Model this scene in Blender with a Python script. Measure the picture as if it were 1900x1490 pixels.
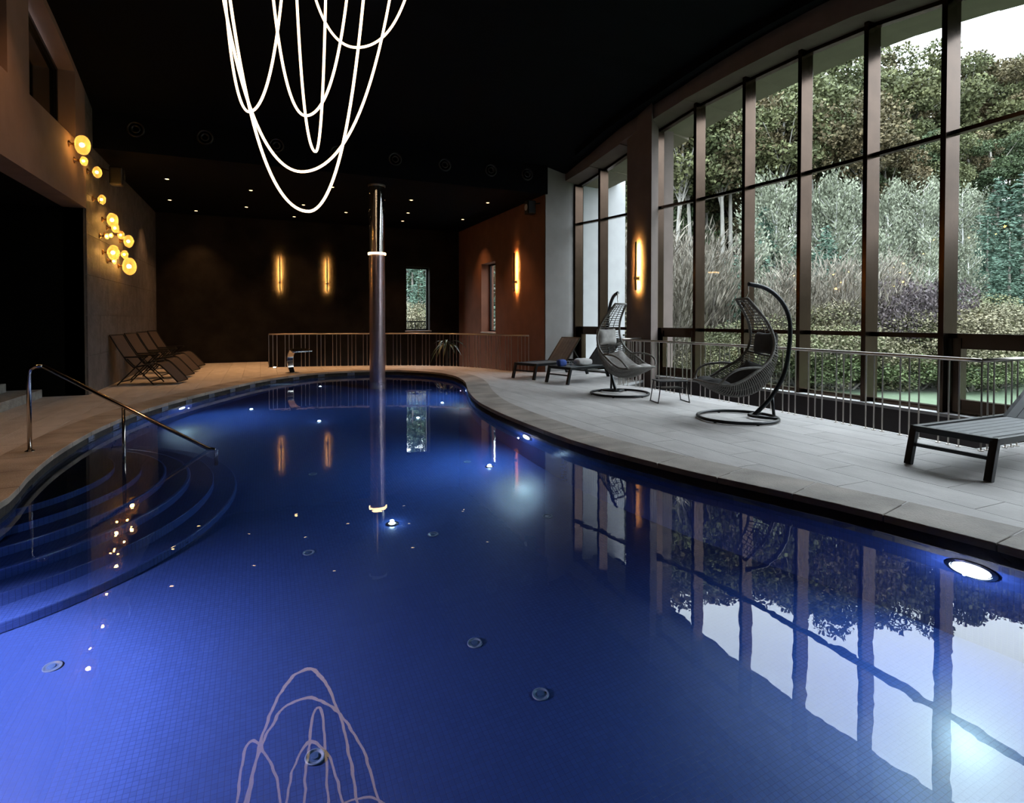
import bpy, bmesh, math, random
import numpy as np
from mathutils import Vector, Matrix, noise as mnoise

for o in list(bpy.data.objects):
    bpy.data.objects.remove(o)
SC = bpy.context.scene
COL = SC.collection
PI = math.pi

# ------------------------------------------------------------------ camera
# room axes: +x runs from the stone wall to the window wall, +y towards the end wall, z=0 is the deck
cam_d = bpy.data.cameras.new('camera')
cam_d.sensor_width = 36.0
cam_d.lens = 1050.0 / 1900.0 * 36.0
cam_d.shift_y = -0.0709
cam_d.clip_end = 500
cam = bpy.data.objects.new('camera', cam_d)
cam.location = (0, 0, 1.4)
cam.rotation_euler = (math.radians(89.0), 0, math.radians(-24.0))
COL.objects.link(cam)
SC.camera = cam

# ------------------------------------------------------------------ sky: overcast dome (brighter to the zenith)
SKY = 10.5
world = bpy.data.worlds.new('overcast')
SC.world = world
world.use_nodes = True
wn = world.node_tree.nodes
wl = world.node_tree.links
wn.clear()
w_out = wn.new('ShaderNodeOutputWorld')
w_bg = wn.new('ShaderNodeBackground')
w_geo = wn.new('ShaderNodeTexCoord')
w_sep = wn.new('ShaderNodeSeparateXYZ')
w_map = wn.new('ShaderNodeMapRange')
w_map.inputs['From Min'].default_value = 0.0
w_map.inputs['From Max'].default_value = 1.0
w_map.inputs['To Min'].default_value = 0.45 * SKY
w_map.inputs['To Max'].default_value = 1.35 * SKY
w_bg.inputs['Color'].default_value = (0.86, 0.91, 1.0, 1)
wl.new(w_geo.outputs['Generated'], w_sep.inputs[0])
wl.new(w_sep.outputs['Z'], w_map.inputs['Value'])
wl.new(w_map.outputs[0], w_bg.inputs['Strength'])
wl.new(w_bg.outputs[0], w_out.inputs['Surface'])

SC.view_settings.view_transform = 'Standard'
SC.view_settings.look = 'None'
SC.view_settings.exposure = 0.0
SC.view_settings.gamma = 1.0
SC.view_settings.use_curve_mapping = False
cy = SC.cycles
cy.use_denoising = True
cy.max_bounces = 8
cy.diffuse_bounces = 3
cy.glossy_bounces = 4
cy.transmission_bounces = 6
cy.transparent_max_bounces = 12
cy.caustics_reflective = False
cy.caustics_refractive = False
cy.sample_clamp_indirect = 6.0
cy.use_adaptive_sampling = True
cy.adaptive_threshold = 0.02

# ------------------------------------------------------------------ frame helpers
A24 = math.radians(24)
CA, SA = math.cos(A24), math.sin(A24)


def K(X, D):  # X, D tables and most fixed positions were unprojected from image pixels, then hardcoded
    """plan point given as offset right of / distance ahead of the viewpoint -> room axes"""
    return (X * CA + D * SA, -X * SA + D * CA)


# ------------------------------------------------------------------ materials
MATS = {}


def mat(name, col, rough=0.6, metal=0.0, var=0.0, vscale=4.0, bump=0.0, bscale=40.0, emit=None, estr=0.0,
        spec=0.5, col2=None, stretch=None, island=0.0, sheen=0.0):
    if name in MATS:
        return MATS[name]
    m = bpy.data.materials.new(name)
    m.use_nodes = True
    nt = m.node_tree
    b = nt.nodes['Principled BSDF']
    b.inputs['Base Color'].default_value = (*col, 1)
    b.inputs['Roughness'].default_value = rough
    b.inputs['Metallic'].default_value = metal
    b.inputs['Specular IOR Level'].default_value = spec
    tc = nt.nodes.new('ShaderNodeTexCoord')
    src = tc.outputs['Object']
    if stretch:
        mp = nt.nodes.new('ShaderNodeMapping')
        mp.inputs['Scale'].default_value = stretch
        nt.links.new(src, mp.inputs[0])
        src = mp.outputs[0]
    if var > 0 or col2:
        nz = nt.nodes.new('ShaderNodeTexNoise')
        nz.inputs['Scale'].default_value = vscale
        nz.inputs['Detail'].default_value = 6
        nt.links.new(src, nz.inputs['Vector'])
        rp = nt.nodes.new('ShaderNodeValToRGB')
        c2 = col2 or tuple(max(0, c * (1 - var)) for c in col)
        c1 = col if col2 else tuple(min(1, c * (1 + var)) for c in col)
        rp.color_ramp.elements[0].position = 0.32
        rp.color_ramp.elements[1].position = 0.68
        rp.color_ramp.elements[0].color = (*c2, 1)
        rp.color_ramp.elements[1].color = (*c1, 1)
        nt.links.new(nz.outputs['Fac'], rp.inputs[0])
        last = rp.outputs[0]
        if island > 0:
            g = nt.nodes.new('ShaderNodeNewGeometry')
            mr = nt.nodes.new('ShaderNodeMapRange')
            mr.inputs['To Min'].default_value = 1 - island
            mr.inputs['To Max'].default_value = 1 + island
            nt.links.new(g.outputs['Random Per Island'], mr.inputs['Value'])
            mx = nt.nodes.new('ShaderNodeMix')
            mx.data_type = 'RGBA'
            mx.blend_type = 'MULTIPLY'
            mx.inputs[0].default_value = 1
            cb = nt.nodes.new('ShaderNodeCombineColor')
            for k in range(3):
                nt.links.new(mr.outputs[0], cb.inputs[k])
            nt.links.new(last, mx.inputs[6])
            nt.links.new(cb.outputs[0], mx.inputs[7])
            last = mx.outputs[2]
        nt.links.new(last, b.inputs['Base Color'])
    if bump > 0:
        n2 = nt.nodes.new('ShaderNodeTexNoise')
        n2.inputs['Scale'].default_value = bscale
        n2.inputs['Detail'].default_value = 5
        nt.links.new(src, n2.inputs['Vector'])
        bp = nt.nodes.new('ShaderNodeBump')
        bp.inputs['Strength'].default_value = bump
        bp.inputs['Distance'].default_value = 0.02
        nt.links.new(n2.outputs['Fac'], bp.inputs['Height'])
        nt.links.new(bp.outputs[0], b.inputs['Normal'])
    if emit:
        b.inputs['Emission Color'].default_value = (*emit, 1)
        b.inputs['Emission Strength'].default_value = estr
    MATS[name] = m
    return m


def glass_mat(name, tint, ior=1.5, rough=0.0):
    m = bpy.data.materials.new(name)
    m.use_nodes = True
    nt = m.node_tree
    nt.nodes.clear()
    out = nt.nodes.new('ShaderNodeOutputMaterial')
    tr = nt.nodes.new('ShaderNodeBsdfTransparent')
    tr.inputs[0].default_value = (*tint, 1)
    gl = nt.nodes.new('ShaderNodeBsdfGlossy')
    gl.inputs['Roughness'].default_value = rough
    # thin sheet: Schlick reflectance from both faces
    lw = nt.nodes.new('ShaderNodeLayerWeight')
    lw.inputs['Blend'].default_value = 0.5
    pw = nt.nodes.new('ShaderNodeMath')
    pw.operation = 'POWER'
    pw.inputs[1].default_value = 5.0
    ma = nt.nodes.new('ShaderNodeMath')
    ma.operation = 'MULTIPLY_ADD'
    r0 = ((ior - 1) / (ior + 1)) ** 2
    ma.inputs[1].default_value = 1 - r0
    ma.inputs[2].default_value = r0
    nt.links.new(lw.outputs['Facing'], pw.inputs[0])
    nt.links.new(pw.outputs[0], ma.inputs[0])
    mx = nt.nodes.new('ShaderNodeMixShader')
    nt.links.new(ma.outputs[0], mx.inputs[0])
    nt.links.new(tr.outputs[0], mx.inputs[1])
    nt.links.new(gl.outputs[0], mx.inputs[2])
    nt.links.new(mx.outputs[0], out.inputs[0])
    MATS[name] = m
    return m


def mosaic_mat(name, c1, c2, grout, size, rough=0.25, bump=0.4):
    """small square mosaic in three planes"""
    m = bpy.data.materials.new(name)
    m.use_nodes = True
    nt = m.node_tree
    b = nt.nodes['Principled BSDF']
    b.inputs['Roughness'].default_value = rough
    uvn = nt.nodes.new('ShaderNodeUVMap')
    br = nt.nodes.new('ShaderNodeTexBrick')
    br.offset = 0.0
    br.inputs['Color1'].default_value = (*c1, 1)
    br.inputs['Color2'].default_value = (*c2, 1)
    br.inputs['Mortar'].default_value = (*grout, 1)
    br.inputs['Scale'].default_value = 1.0
    br.inputs['Mortar Size'].default_value = size * 0.045
    br.inputs['Mortar Smooth'].default_value = 0.2
    br.inputs['Brick Width'].default_value = size
    br.inputs['Row Height'].default_value = size
    nt.links.new(uvn.outputs[0], br.inputs['Vector'])
    nt.links.new(br.outputs['Color'], b.inputs['Base Color'])
    bp = nt.nodes.new('ShaderNodeBump')
    bp.invert = True
    bp.inputs['Strength'].default_value = bump
    bp.inputs['Distance'].default_value = 0.004
    nt.links.new(br.outputs['Fac'], bp.inputs['Height'])
    nt.links.new(bp.outputs[0], b.inputs['Normal'])
    m['base'] = 1
    MATS[name] = m
    return m


def emis(name, col, strength):
    return mat(name, (0, 0, 0), emit=col, estr=strength, spec=0.0)


M_TAUPE = mat('taupe_plaster', (0.155, 0.118, 0.105), 0.85, var=0.10, vscale=3, bump=0.25, bscale=120)
M_LAMPLIT = mat('lamplit_plaster', (0.21, 0.088, 0.052), 0.85, var=0.10, vscale=2.5, bump=0.2, bscale=120)  # warm lamplight put into the colour of taupe-grey plaster
M_GREYPL = mat('grey_plaster', (0.27, 0.255, 0.25), 0.85, var=0.06, vscale=3, bump=0.2, bscale=120)
M_CHAR = mat('charcoal_plaster', (0.016, 0.0135, 0.0115), 0.8, var=0.45, vscale=1.6, bump=0.3, bscale=30, spec=0.12)
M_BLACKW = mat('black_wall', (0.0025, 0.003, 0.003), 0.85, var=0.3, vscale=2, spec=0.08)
M_CEIL = mat('navy_black_ceiling', (0.0016, 0.0024, 0.0044), 0.85, var=0.2, vscale=2, spec=0.08)
M_STONE = mat('slate_stone', (0.125, 0.115, 0.115), 0.62, var=0.28, vscale=5, bump=0.5, bscale=18)
M_STONEJ = mat('stone_joint', (0.16, 0.15, 0.14), 0.9)
M_TILE = mat('deck_tile', (0.54, 0.52, 0.51), 0.62, var=0.10, vscale=5, bump=0.25, bscale=60, stretch=(1, .35, 1))
M_TILEB = mat('deck_tile_dark', (0.50, 0.48, 0.47), 0.62, var=0.12, vscale=6, bump=0.25, bscale=60, stretch=(1, .35, 1))
M_COPE = mat('coping_stone', (0.36, 0.32, 0.285), 0.6, var=0.30, vscale=2.2, bump=0.35, bscale=70)
M_GROUT = mat('deck_grout', (0.14, 0.13, 0.12), 0.9)
M_FASC = mat('deck_edge', (0.5, 0.5, 0.5), 0.6)
M_FRAME = mat('bronze_frame', (0.060, 0.040, 0.029), 0.2, metal=1.0, var=0.12, vscale=3, spec=0.6)
M_BLK = mat('black_metal', (0.012, 0.012, 0.013), 0.38, metal=0.4)
M_ANTH = mat('anthracite_metal', (0.016, 0.018, 0.021), 0.34, metal=0.55)
M_STEEL = mat('polished_steel', (0.62, 0.60, 0.57), 0.14, metal=1.0)
M_BRSTEEL = mat('brushed_steel', (0.50, 0.46, 0.42), 0.30, metal=1.0)
M_MIRROR = mat('mirror_steel', (0.75, 0.74, 0.72), 0.08, metal=1.0)
M_BRASS = mat('aged_brass', (0.45, 0.25, 0.09), 0.3, metal=1.0)
M_WICK = mat('grey_wicker', (0.15, 0.14, 0.125), 0.6, var=0.25, vscale=30, bump=0.3, bscale=200)
M_CUSH_SHADE = mat('cushion_shaded', (0.05, 0.047, 0.045), 0.9, var=0.15, vscale=12, bump=0.35, bscale=160)  # near chair's cushions: backlit darkness put into the colour
M_CUSH_LIT = mat('cushion_lit', (0.42, 0.40, 0.38), 0.9, var=0.15, vscale=12, bump=0.35, bscale=160)  # far chair's cushions: same cloth, lightened against the interior shade
M_SLING = mat('brown_sling', (0.06, 0.045, 0.041), 0.8, var=0.12, vscale=50, bump=0.3, bscale=300)
M_SLAT = mat('grey_slat', (0.10, 0.11, 0.12), 0.5, var=0.15, vscale=8)
M_BLUE = mat('blue_cloth', (0.06, 0.12, 0.42), 0.85, var=0.25, vscale=14, bump=0.4, bscale=90)
M_TOWEL = mat('white_towel', (0.72, 0.71, 0.70), 0.95, var=0.05, vscale=20, bump=0.6, bscale=140)
M_LEAF = mat('dark_leaf', (0.03, 0.06, 0.035), 0.35, var=0.4, vscale=9)
M_POT = mat('dark_planter', (0.03, 0.03, 0.03), 0.6)
M_STEPST = mat('light_stone_step', (0.33, 0.33, 0.31), 0.7, var=0.22, vscale=9, bump=0.5, bscale=40)
M_EXTW = mat('white_render', (0.40, 0.40, 0.41), 0.9, var=0.05, vscale=3)
M_SOFF = mat('eave_soffit', (0.20, 0.165, 0.125), 0.9, var=0.06, vscale=3)
M_SILL = mat('pale_sill', (0.55, 0.55, 0.55), 0.6, var=0.06, vscale=5)
M_BELOW = mat('lower_wall', (0.075, 0.068, 0.07), 0.85, var=0.1, vscale=4)
M_GLASS = glass_mat('window_glass', (0.93, 0.96, 0.95), 1.45)
M_CLEAR = glass_mat('clear_glass', (0.92, 0.94, 0.95), 1.5)
M_DKGLS = mat('dark_glass', (0.004, 0.005, 0.005), 0.06, spec=0.6)
M_AMBER = glass_mat('amber_glass', (1.0, 0.80, 0.48), 1.5, 0.02)
def add_translucent(m, col, fac):
    nt = m.node_tree
    out = nt.nodes['Material Output']
    old = out.inputs['Surface'].links[0].from_socket
    tl = nt.nodes.new('ShaderNodeBsdfTranslucent')
    tl.inputs[0].default_value = (*col, 1)
    mx = nt.nodes.new('ShaderNodeMixShader')
    mx.inputs[0].default_value = fac
    nt.links.new(old, mx.inputs[1])
    nt.links.new(tl.outputs[0], mx.inputs[2])
    nt.links.new(mx.outputs[0], out.inputs['Surface'])


add_translucent(M_AMBER, (1.0, .72, .32), .22)
M_POOL = mosaic_mat('blue_mosaic', (0.015, 0.031, 0.116), (0.013, 0.027, 0.102), (0.007, 0.016, 0.066), 0.029)
M_BAND = mosaic_mat('navy_mosaic', (0.006, 0.008, 0.028), (0.004, 0.006, 0.02), (0.002, 0.003, 0.008), 0.05)
M_COLM = mosaic_mat('column_mosaic', (0.55, 0.44, 0.48), (0.44, 0.34, 0.38), (0.08, 0.06, 0.07), 0.025, rough=0.24, bump=0.25)
M_ACC = mosaic_mat('pale_mosaic', (0.16, 0.18, 0.26), (0.12, 0.14, 0.2), (0.05, 0.06, 0.08), 0.05)
M_COLM.node_tree.nodes['Principled BSDF'].inputs['Metallic'].default_value = 0.8
E_WARM = emis('warm_led', (1.0, 0.50, 0.12), 800)
E_ROPE = emis('rope_led', (1.0, 0.68, 0.40), 4.2)
E_BULB = emis('filament_bulb', (1.0, 0.60, 0.20), 130)
E_DOWN = emis('downlight_led', (1.0, 0.62, 0.26), 10)
E_RING = emis('ring_led', (1.0, 0.62, 0.26), 14)
E_POOL = emis('pool_lamp', (0.82, 0.88, 1.0), 8)
E_FLOOR = emis('floor_led', (0.75, 0.9, 1.0), 14)


# ------------------------------------------------------------------ mesh builder
class MB:
    def __init__(self):
        self.v = []
        self.f = []

    def add(self, vs, fs):
        n = len(self.v)
        self.v += [tuple(p) for p in vs]
        self.f += [tuple(i + n for i in f) for f in fs]
        return self

    def box(self, lo, hi, M=None):
        x0, y0, z0 = lo
        x1, y1, z1 = hi
        vs = [Vector(p) for p in ((x0, y0, z0), (x1, y0, z0), (x1, y1, z0), (x0, y1, z0), (x0, y0, z1), (x1, y0, z1), (x1, y1, z1), (x0, y1, z1))]
        if M is not None:
            vs = [M @ p for p in vs]
        return self.add(vs, [(0, 3, 2, 1), (4, 5, 6, 7), (0, 1, 5, 4), (1, 2, 6, 5), (2, 3, 7, 6), (3, 0, 4, 7)])

    def bar(self, p, q, w, h, up=(0, 0, 1)):
        """rectangular bar from p to q"""
        p, q = Vector(p), Vector(q)
        d = (q - p).normalized()
        s = d.cross(Vector(up))
        if s.length < 1e-5:
            s = Vector((1, 0, 0))
        s.normalize()
        u = s.cross(d).normalized()
        vs = []
        for b in (p, q):
            for sx, sy in ((-1, -1), (1, -1), (1, 1), (-1, 1)):
                vs.append(b + s * sx * w / 2 + u * sy * h / 2)
        return self.add(vs, [(3, 2, 1, 0), (4, 5, 6, 7), (0, 1, 5, 4), (1, 2, 6, 5), (2, 3, 7, 6), (3, 0, 4, 7)])

    def tube(self, pts, r, n=8, closed=False, cap=True):
        pts = [Vector(p) for p in pts]
        N = len(pts)
        rr = r if isinstance(r, (list, tuple)) else [r] * N
        tang = []
        for i in range(N):
            a = pts[(i - 1) % N] if (closed or i > 0) else pts[i]
            b = pts[(i + 1) % N] if (closed or i < N - 1) else pts[i]
            t = b - a
            tang.append(t.normalized() if t.length > 1e-9 else Vector((0, 0, 1)))
        ref = Vector((0, 0, 1)) if abs(tang[0].z) < 0.9 else Vector((1, 0, 0))
        nrm = (ref - tang[0] * ref.dot(tang[0])).normalized()
        vs = []
        for i in range(N):
            nrm = nrm - tang[i] * nrm.dot(tang[i])
            if nrm.length < 1e-6:
                nrm = tang[i].orthogonal()
            nrm.normalize()
            bn = tang[i].cross(nrm)
            for k in range(n):
                a = 2 * PI * k / n
                vs.append(pts[i] + (nrm * math.cos(a) + bn * math.sin(a)) * rr[i])
        fs = []
        for i in range(N if closed else N - 1):
            j = (i + 1) % N
            for k in range(n):
                k2 = (k + 1) % n
                fs.append((i * n + k, i * n + k2, j * n + k2, j * n + k))
        if cap and not closed:
            fs.append(tuple(range(n - 1, -1, -1)))
            fs.append(tuple((N - 1) * n + k for k in range(n)))
        return self.add(vs, fs)

    def lathe(self, prof, n=24, M=None):
        """profile [(r,z)...] about z"""
        vs = []
        for r, z in prof:
            for k in range(n):
                a = 2 * PI * k / n
                p = Vector((r * math.cos(a), r * math.sin(a), z))
                vs.append(M @ p if M is not None else p)
        fs = []
        for i in range(len(prof) - 1):
            for k in range(n):
                k2 = (k + 1) % n
                fs.append((i * n + k, i * n + k2, (i + 1) * n + k2, (i + 1) * n + k))
        if prof[0][0] > 1e-6:
            fs.append(tuple(range(n - 1, -1, -1)))
        if prof[-1][0] > 1e-6:
            fs.append(tuple((len(prof) - 1) * n + k for k in range(n)))
        return self.add(vs, fs)

    def prism(self, poly, z0, z1, M=None):
        """vertical prism over a plan polygon; z0/z1 number or function(x,y)"""
        n = len(poly)
        fz0 = z0 if callable(z0) else (lambda x, y: z0)
        fz1 = z1 if callable(z1) else (lambda x, y: z1)
        if sum(poly[i][0] * poly[(i + 1) % n][1] - poly[(i + 1) % n][0] * poly[i][1] for i in range(n)) < 0:
            poly = poly[::-1]
        vs = [Vector((x, y, fz0(x, y))) for x, y in poly] + [Vector((x, y, fz1(x, y))) for x, y in poly]
        if M is not None:
            vs = [M @ p for p in vs]
        fs = [tuple(range(n - 1, -1, -1)), tuple(range(n, 2 * n))]
        for i in range(n):
            j = (i + 1) % n
            fs.append((i, j, n + j, n + i))
        return self.add(vs, fs)

    def mesh(self, name, m=None, smooth=False):
        me = bpy.data.meshes.new(name)
        me.from_pydata([tuple(p) for p in self.v], [], self.f)
        if m:
            me.materials.append(m)
        if smooth:
            me.shade_smooth()
        me.update()
        return me

    def build(self, name, m, parent=None, smooth=False, bevel=0.0, sub=0, edge=None):
        o = bpy.data.objects.new(name, self.mesh(name, m, smooth))
        COL.objects.link(o)
        if parent is not None:
            o.parent = parent
        if bevel > 0:
            md = o.modifiers.new('bevel', 'BEVEL')
            md.width = bevel
            md.segments = 2
            md.limit_method = 'ANGLE'
        if sub:
            md = o.modifiers.new('sub', 'SUBSURF')
            md.levels = sub
            md.render_levels = sub
        return o


def smooth_angle(o):
    me = o.data
    me.shade_smooth()
    try:
        me.set_sharp_from_angle(angle=math.radians(40))
    except Exception:
        pass


def tag(o, label, cat, group=None, kind=None):
    o['label'] = label
    if cat:
        o['category'] = cat
    if group:
        o['group'] = group
    if kind:
        o['kind'] = kind
    return o


def empty(name, loc=(0, 0, 0), rz=0.0):
    o = bpy.data.objects.new(name, None)
    o.empty_display_size = 0.1
    o.location = loc
    o.rotation_euler = (0, 0, rz)
    COL.objects.link(o)
    return o


def copy_tree(o, parent=None):
    c = o.copy()
    COL.objects.link(c)
    c.parent = parent
    for ch in list(o.children):
        copy_tree(ch, c)
    return c


def point_light(name, loc, power, col, radius=0.03, parent=None):
    l = bpy.data.lights.new(name, 'POINT')
    l.energy = power
    l.color = col
    l.shadow_soft_size = radius
    o = bpy.data.objects.new(name, l)
    o.location = loc
    COL.objects.link(o)
    if parent is not None:
        o.parent = parent
    return o


def plan_uv(me, wallmode=False):
    """uv in metres from plan (floor) or run/height"""
    uvl = me.uv_layers.new(name='UVMap')
    for poly in me.polygons:
        n = poly.normal
        for li in poly.loop_indices:
            p = me.vertices[me.loops[li].vertex_index].co
            if abs(n.z) > 0.5:
                uvl.data[li].uv = (p.x, p.y)
            elif abs(n.x) > abs(n.y):
                uvl.data[li].uv = (p.y, p.z)
            else:
                uvl.data[li].uv = (p.x, p.z)


def clip_convex(subject, clip):
    """Sutherland-Hodgman: any polygon against a convex ccw polygon"""
    out = list(subject)
    n = len(clip)
    for i in range(n):
        ax, ay = clip[i]
        bx, by = clip[(i + 1) % n]
        inp, out = out, []
        if not inp:
            break
        sx, sy = inp[-1]
        sd = (bx - ax) * (sy - ay) - (by - ay) * (sx - ax)
        for px, py in inp:
            pd = (bx - ax) * (py - ay) - (by - ay) * (px - ax)
            if (pd >= 0) != (sd >= 0):
                t = sd / (sd - pd)
                out.append((sx + (px - sx) * t, sy + (py - sy) * t))
            if pd >= 0:
                out.append((px, py))
            sx, sy, sd = px, py, pd
    return out


def area(poly):
    return 0.5 * sum(poly[i][0] * poly[(i + 1) % len(poly)][1] - poly[(i + 1) % len(poly)][0] * poly[i][1] for i in range(len(poly)))


def inside(p, poly):
    c = False
    n = len(poly)
    j = n - 1
    for i in range(n):
        xi, yi = poly[i]
        xj, yj = poly[j]
        if (yi > p[1]) != (yj > p[1]) and p[0] < (xj - xi) * (p[1] - yi) / (yj - yi) + xi:
            c = not c
        j = i
    return c


def catmull(pts, per=6, closed=False):
    out = []
    n = len(pts)
    for i in range(n if closed else n - 1):
        g = lambda k: Vector(pts[k % n]) if closed else Vector(pts[max(0, min(n - 1, k))])
        p0, p1, p2, p3 = g(i - 1), g(i), g(i + 1), g(i + 2)
        for s in range(per):
            t = s / per
            out.append(0.5 * ((2 * p1) + (p2 - p0) * t + (2 * p0 - 5 * p1 + 4 * p2 - p3) * t * t + (3 * p1 - p0 - 3 * p2 + p3) * t ** 3))
    if not closed:
        out.append(Vector(pts[-1]))
    return out


def resample(pts, step):
    P = [Vector(p) for p in pts]
    L = [0.0]
    for a, b in zip(P, P[1:]):
        L.append(L[-1] + (b - a).length)
    n = max(1, round(L[-1] / step))
    out = []
    k = 0
    for i in range(n + 1):
        s = L[-1] * i / n
        while k < len(L) - 2 and L[k + 1] < s:
            k += 1
        t = (s - L[k]) / max(1e-9, L[k + 1] - L[k])
        out.append(P[k].lerp(P[k + 1], t))
    return out


def vaxis(d):
    """matrix turning +z to direction d"""
    return Vector((0, 0, 1)).rotation_difference(Vector(d)).to_matrix().to_4x4()


# ------------------------------------------------------------------ geometry of the place
WATER = -0.13
PFLOOR = -1.45
def ceil_z(x, y):
    return 6.6 - 0.033 * (y - 7.2) ** 2


POOL_XD = [(-3.92, 4.31), (-4.34, 5.03), (-4.74, 5.79), (-5.06, 6.54), (-5.33, 7.29), (-5.66, 8.57), (-5.81, 9.91), (-5.84, 11.2),
           (-5.78, 12.65), (-5.52, 13.85), (-4.95, 14.9), (-4.0, 15.45), (-3.1, 15.5), (-2.15, 15.02), (-1.5, 14.15), (-1.17, 13.22),
           (-0.99, 12.33), (-0.85, 11.12), (-0.59, 9.71), (-0.24, 8.63), (0.12, 7.76), (0.44, 7.05), (0.72, 6.5), (1.0, 6.05),
           (1.35, 5.57), (1.72, 5.1), (2.13, 4.66), (2.55, 4.18), (2.83, 3.8), (3.0, 3.56), (3.16, 3.3), (3.45, 2.6), (3.5, 1.8),
           (3.1, 1.2), (2.0, 0.95), (0.0, 0.85), (-2.2, 0.9), (-3.3, 1.2), (-3.68, 1.9), (-3.7, 2.7), (-3.75, 3.5)]
POOL = [tuple(p[:2]) for p in catmull([(*K(x, d), 0) for x, d in POOL_XD], 4, True)]
if area(POOL) < 0:
    POOL = POOL[::-1]


def offset_loop(poly, d):
    n = len(poly)
    out = []
    for i in range(n):
        a = Vector(poly[i - 1])
        b = Vector(poly[(i + 1) % n])
        t = (b - a).normalized()
        out.append((poly[i][0] + t.y * d, poly[i][1] - t.x * d))
    return out


COPE_W = 0.46
COPE_OUT = offset_loop(POOL, COPE_W)

RAIL_XD = [(2.33, 12.03), (2.75, 11.46), (3.26, 10.4), (3.58, 9.78), (3.93, 8.91), (4.19, 8.28), (4.42, 7.71), (4.57, 7.26), (4.72, 6.85), (4.86, 6.47), (4.99, 6.05)]
RAIL = [K(*p) for p in RAIL_XD]
RAIL_END = K(2.33, 12.03)
RAIL_RET = K(3.02, 13.0)
FRAIL_XD = [(-7.05, 16.39), (-5.7, 16.75), (-4.31, 16.99), (-2.93, 17.05), (-1.7, 16.75), (-0.77, 16.1), (-0.14, 15.35), (0.42, 14.95)]
FRAIL = [K(*p) for p in FRAIL_XD]
CORNER_RET = (8.2, RAIL[-1][1] - 0.05)

# glass line of the window wall (x, y, head height)
GL = [(8.10, 13.6, 5.09), (8.33, 12.7, 5.33), (8.50, 11.6, 5.62), (8.67, 10.86, 5.86), (8.87, 9.72, 6.10), (8.98, 8.45, 6.19), (9.04, 7.22, 6.21),
      (9.04, 6.0, 6.13), (9.0, 4.84, 5.95), (8.92, 3.66, 5.70), (8.80, 2.47, 5.43), (8.62, 1.28, 5.15), (8.38, 0.1, 4.9)]


def gl_norm(i):
    a = Vector(GL[max(0, i - 1)][:2])
    b = Vector(GL[min(len(GL) - 1, i + 1)][:2])
    t = (b - a).normalized()          # runs towards -y
    return Vector((-t.y, t.x))        # outward (+x)


GN = [gl_norm(i) for i in range(len(GL))]


def goff(i, d):
    return (GL[i][0] + GN[i].x * d, GL[i][1] + GN[i].y * d)


# ================================================================== STRUCTURE
# ---- deck slab (with pool hole) and its tiles
DECK = [(RAIL[0])] + RAIL[1:] + [CORNER_RET, (8.82, RAIL[-1][1] - 0.1), (8.8, 3.4), (8.6, 2.5), (8.42, 1.3), (8.2, 0.1), (7.9, -2.95),
        (-7.95, -2.95), (-7.95, 12.68), (-2.92, 12.68), (-2.92, 20.25), (0.23, 20.25)] + FRAIL + \
       [(6.82, 13.32), (7.72, 13.5), (8.0, 13.5), (8.15, 12.7), (8.2, 11.4), (8.09, 11.3)]
DECK = DECK + [RAIL_RET]
if area(DECK) < 0:
    DECK = DECK[::-1]


def slab_with_hole(outer, hole, z, thick, name, m):
    bm = bmesh.new()
    def loop(pts):
        vs = [bm.verts.new((x, y, z)) for x, y in pts]
        return [bm.edges.new((vs[i], vs[(i + 1) % len(vs)])) for i in range(len(vs))]
    es = loop(outer) + (loop(hole) if hole else [])
    bmesh.ops.triangle_fill(bm, edges=es, use_beauty=True)
    for f in bm.faces:
        if f.normal.z < 0:
            f.normal_flip()
    if thick:
        r = bmesh.ops.extrude_face_region(bm, geom=list(bm.faces))
        nv = [g for g in r['geom'] if isinstance(g, bmesh.types.BMVert)]
        bmesh.ops.translate(bm, verts=nv, vec=(0, 0, -thick))
        bmesh.ops.recalc_face_normals(bm, faces=bm.faces)
    me = bpy.data.meshes.new(name)
    bm.to_mesh(me)
    bm.free()
    me.materials.append(m)
    o = bpy.data.objects.new(name, me)
    COL.objects.link(o)
    return o


floor = slab_with_hole(DECK, POOL, -0.012, 0.26, 'floor', M_GROUT)
tag(floor, 'grey stone tiled pool deck wrapping around the curved pool', 'floor', kind='structure')

# coping stones
nP = len(POOL)
# resample the pool loop evenly
loopP = resample([(*p, 0) for p in POOL] + [(*POOL[0], 0)], 0.64)[:-1]
nC = len(loopP)
def outer_pt(i):
    a, b = loopP[i - 1], loopP[(i + 1) % nC]
    t = (b - a).normalized()
    return Vector((loopP[i].x + t.y * COPE_W, loopP[i].y - t.x * COPE_W, 0))
fineP = [(*p, 0) for p in POOL]
for i in range(nC):
    j = (i + 1) % nC
    a0, a1 = loopP[i], loopP[j]
    b0, b1 = outer_pt(i), outer_pt(j)
    g = 0.0045
    da = (a1 - a0).normalized() * g
    poly = []
    # follow the curve between the two ends with one middle point
    am = (a0 + a1) / 2
    k = min(range(nP), key=lambda q: (POOL[q][0] - am.x) ** 2 + (POOL[q][1] - am.y) ** 2)
    kp = Vector((POOL[k][0], POOL[k][1], 0))
    tn = Vector(((a1 - a0).normalized().y, -(a1 - a0).normalized().x, 0))
    am2 = am + tn * (kp - am).dot(tn)
    bm2 = am2 + tn * COPE_W
    ins = tn * (-0.02)
    poly = [a0 + da + ins, am2 + ins, a1 - da + ins, b1 - da, bm2, b0 + da]
    MB().prism([(p.x, p.y) for p in poly], -0.05, 0.004).build('coping_stone', M_COPE, floor, bevel=0.006)

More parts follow.
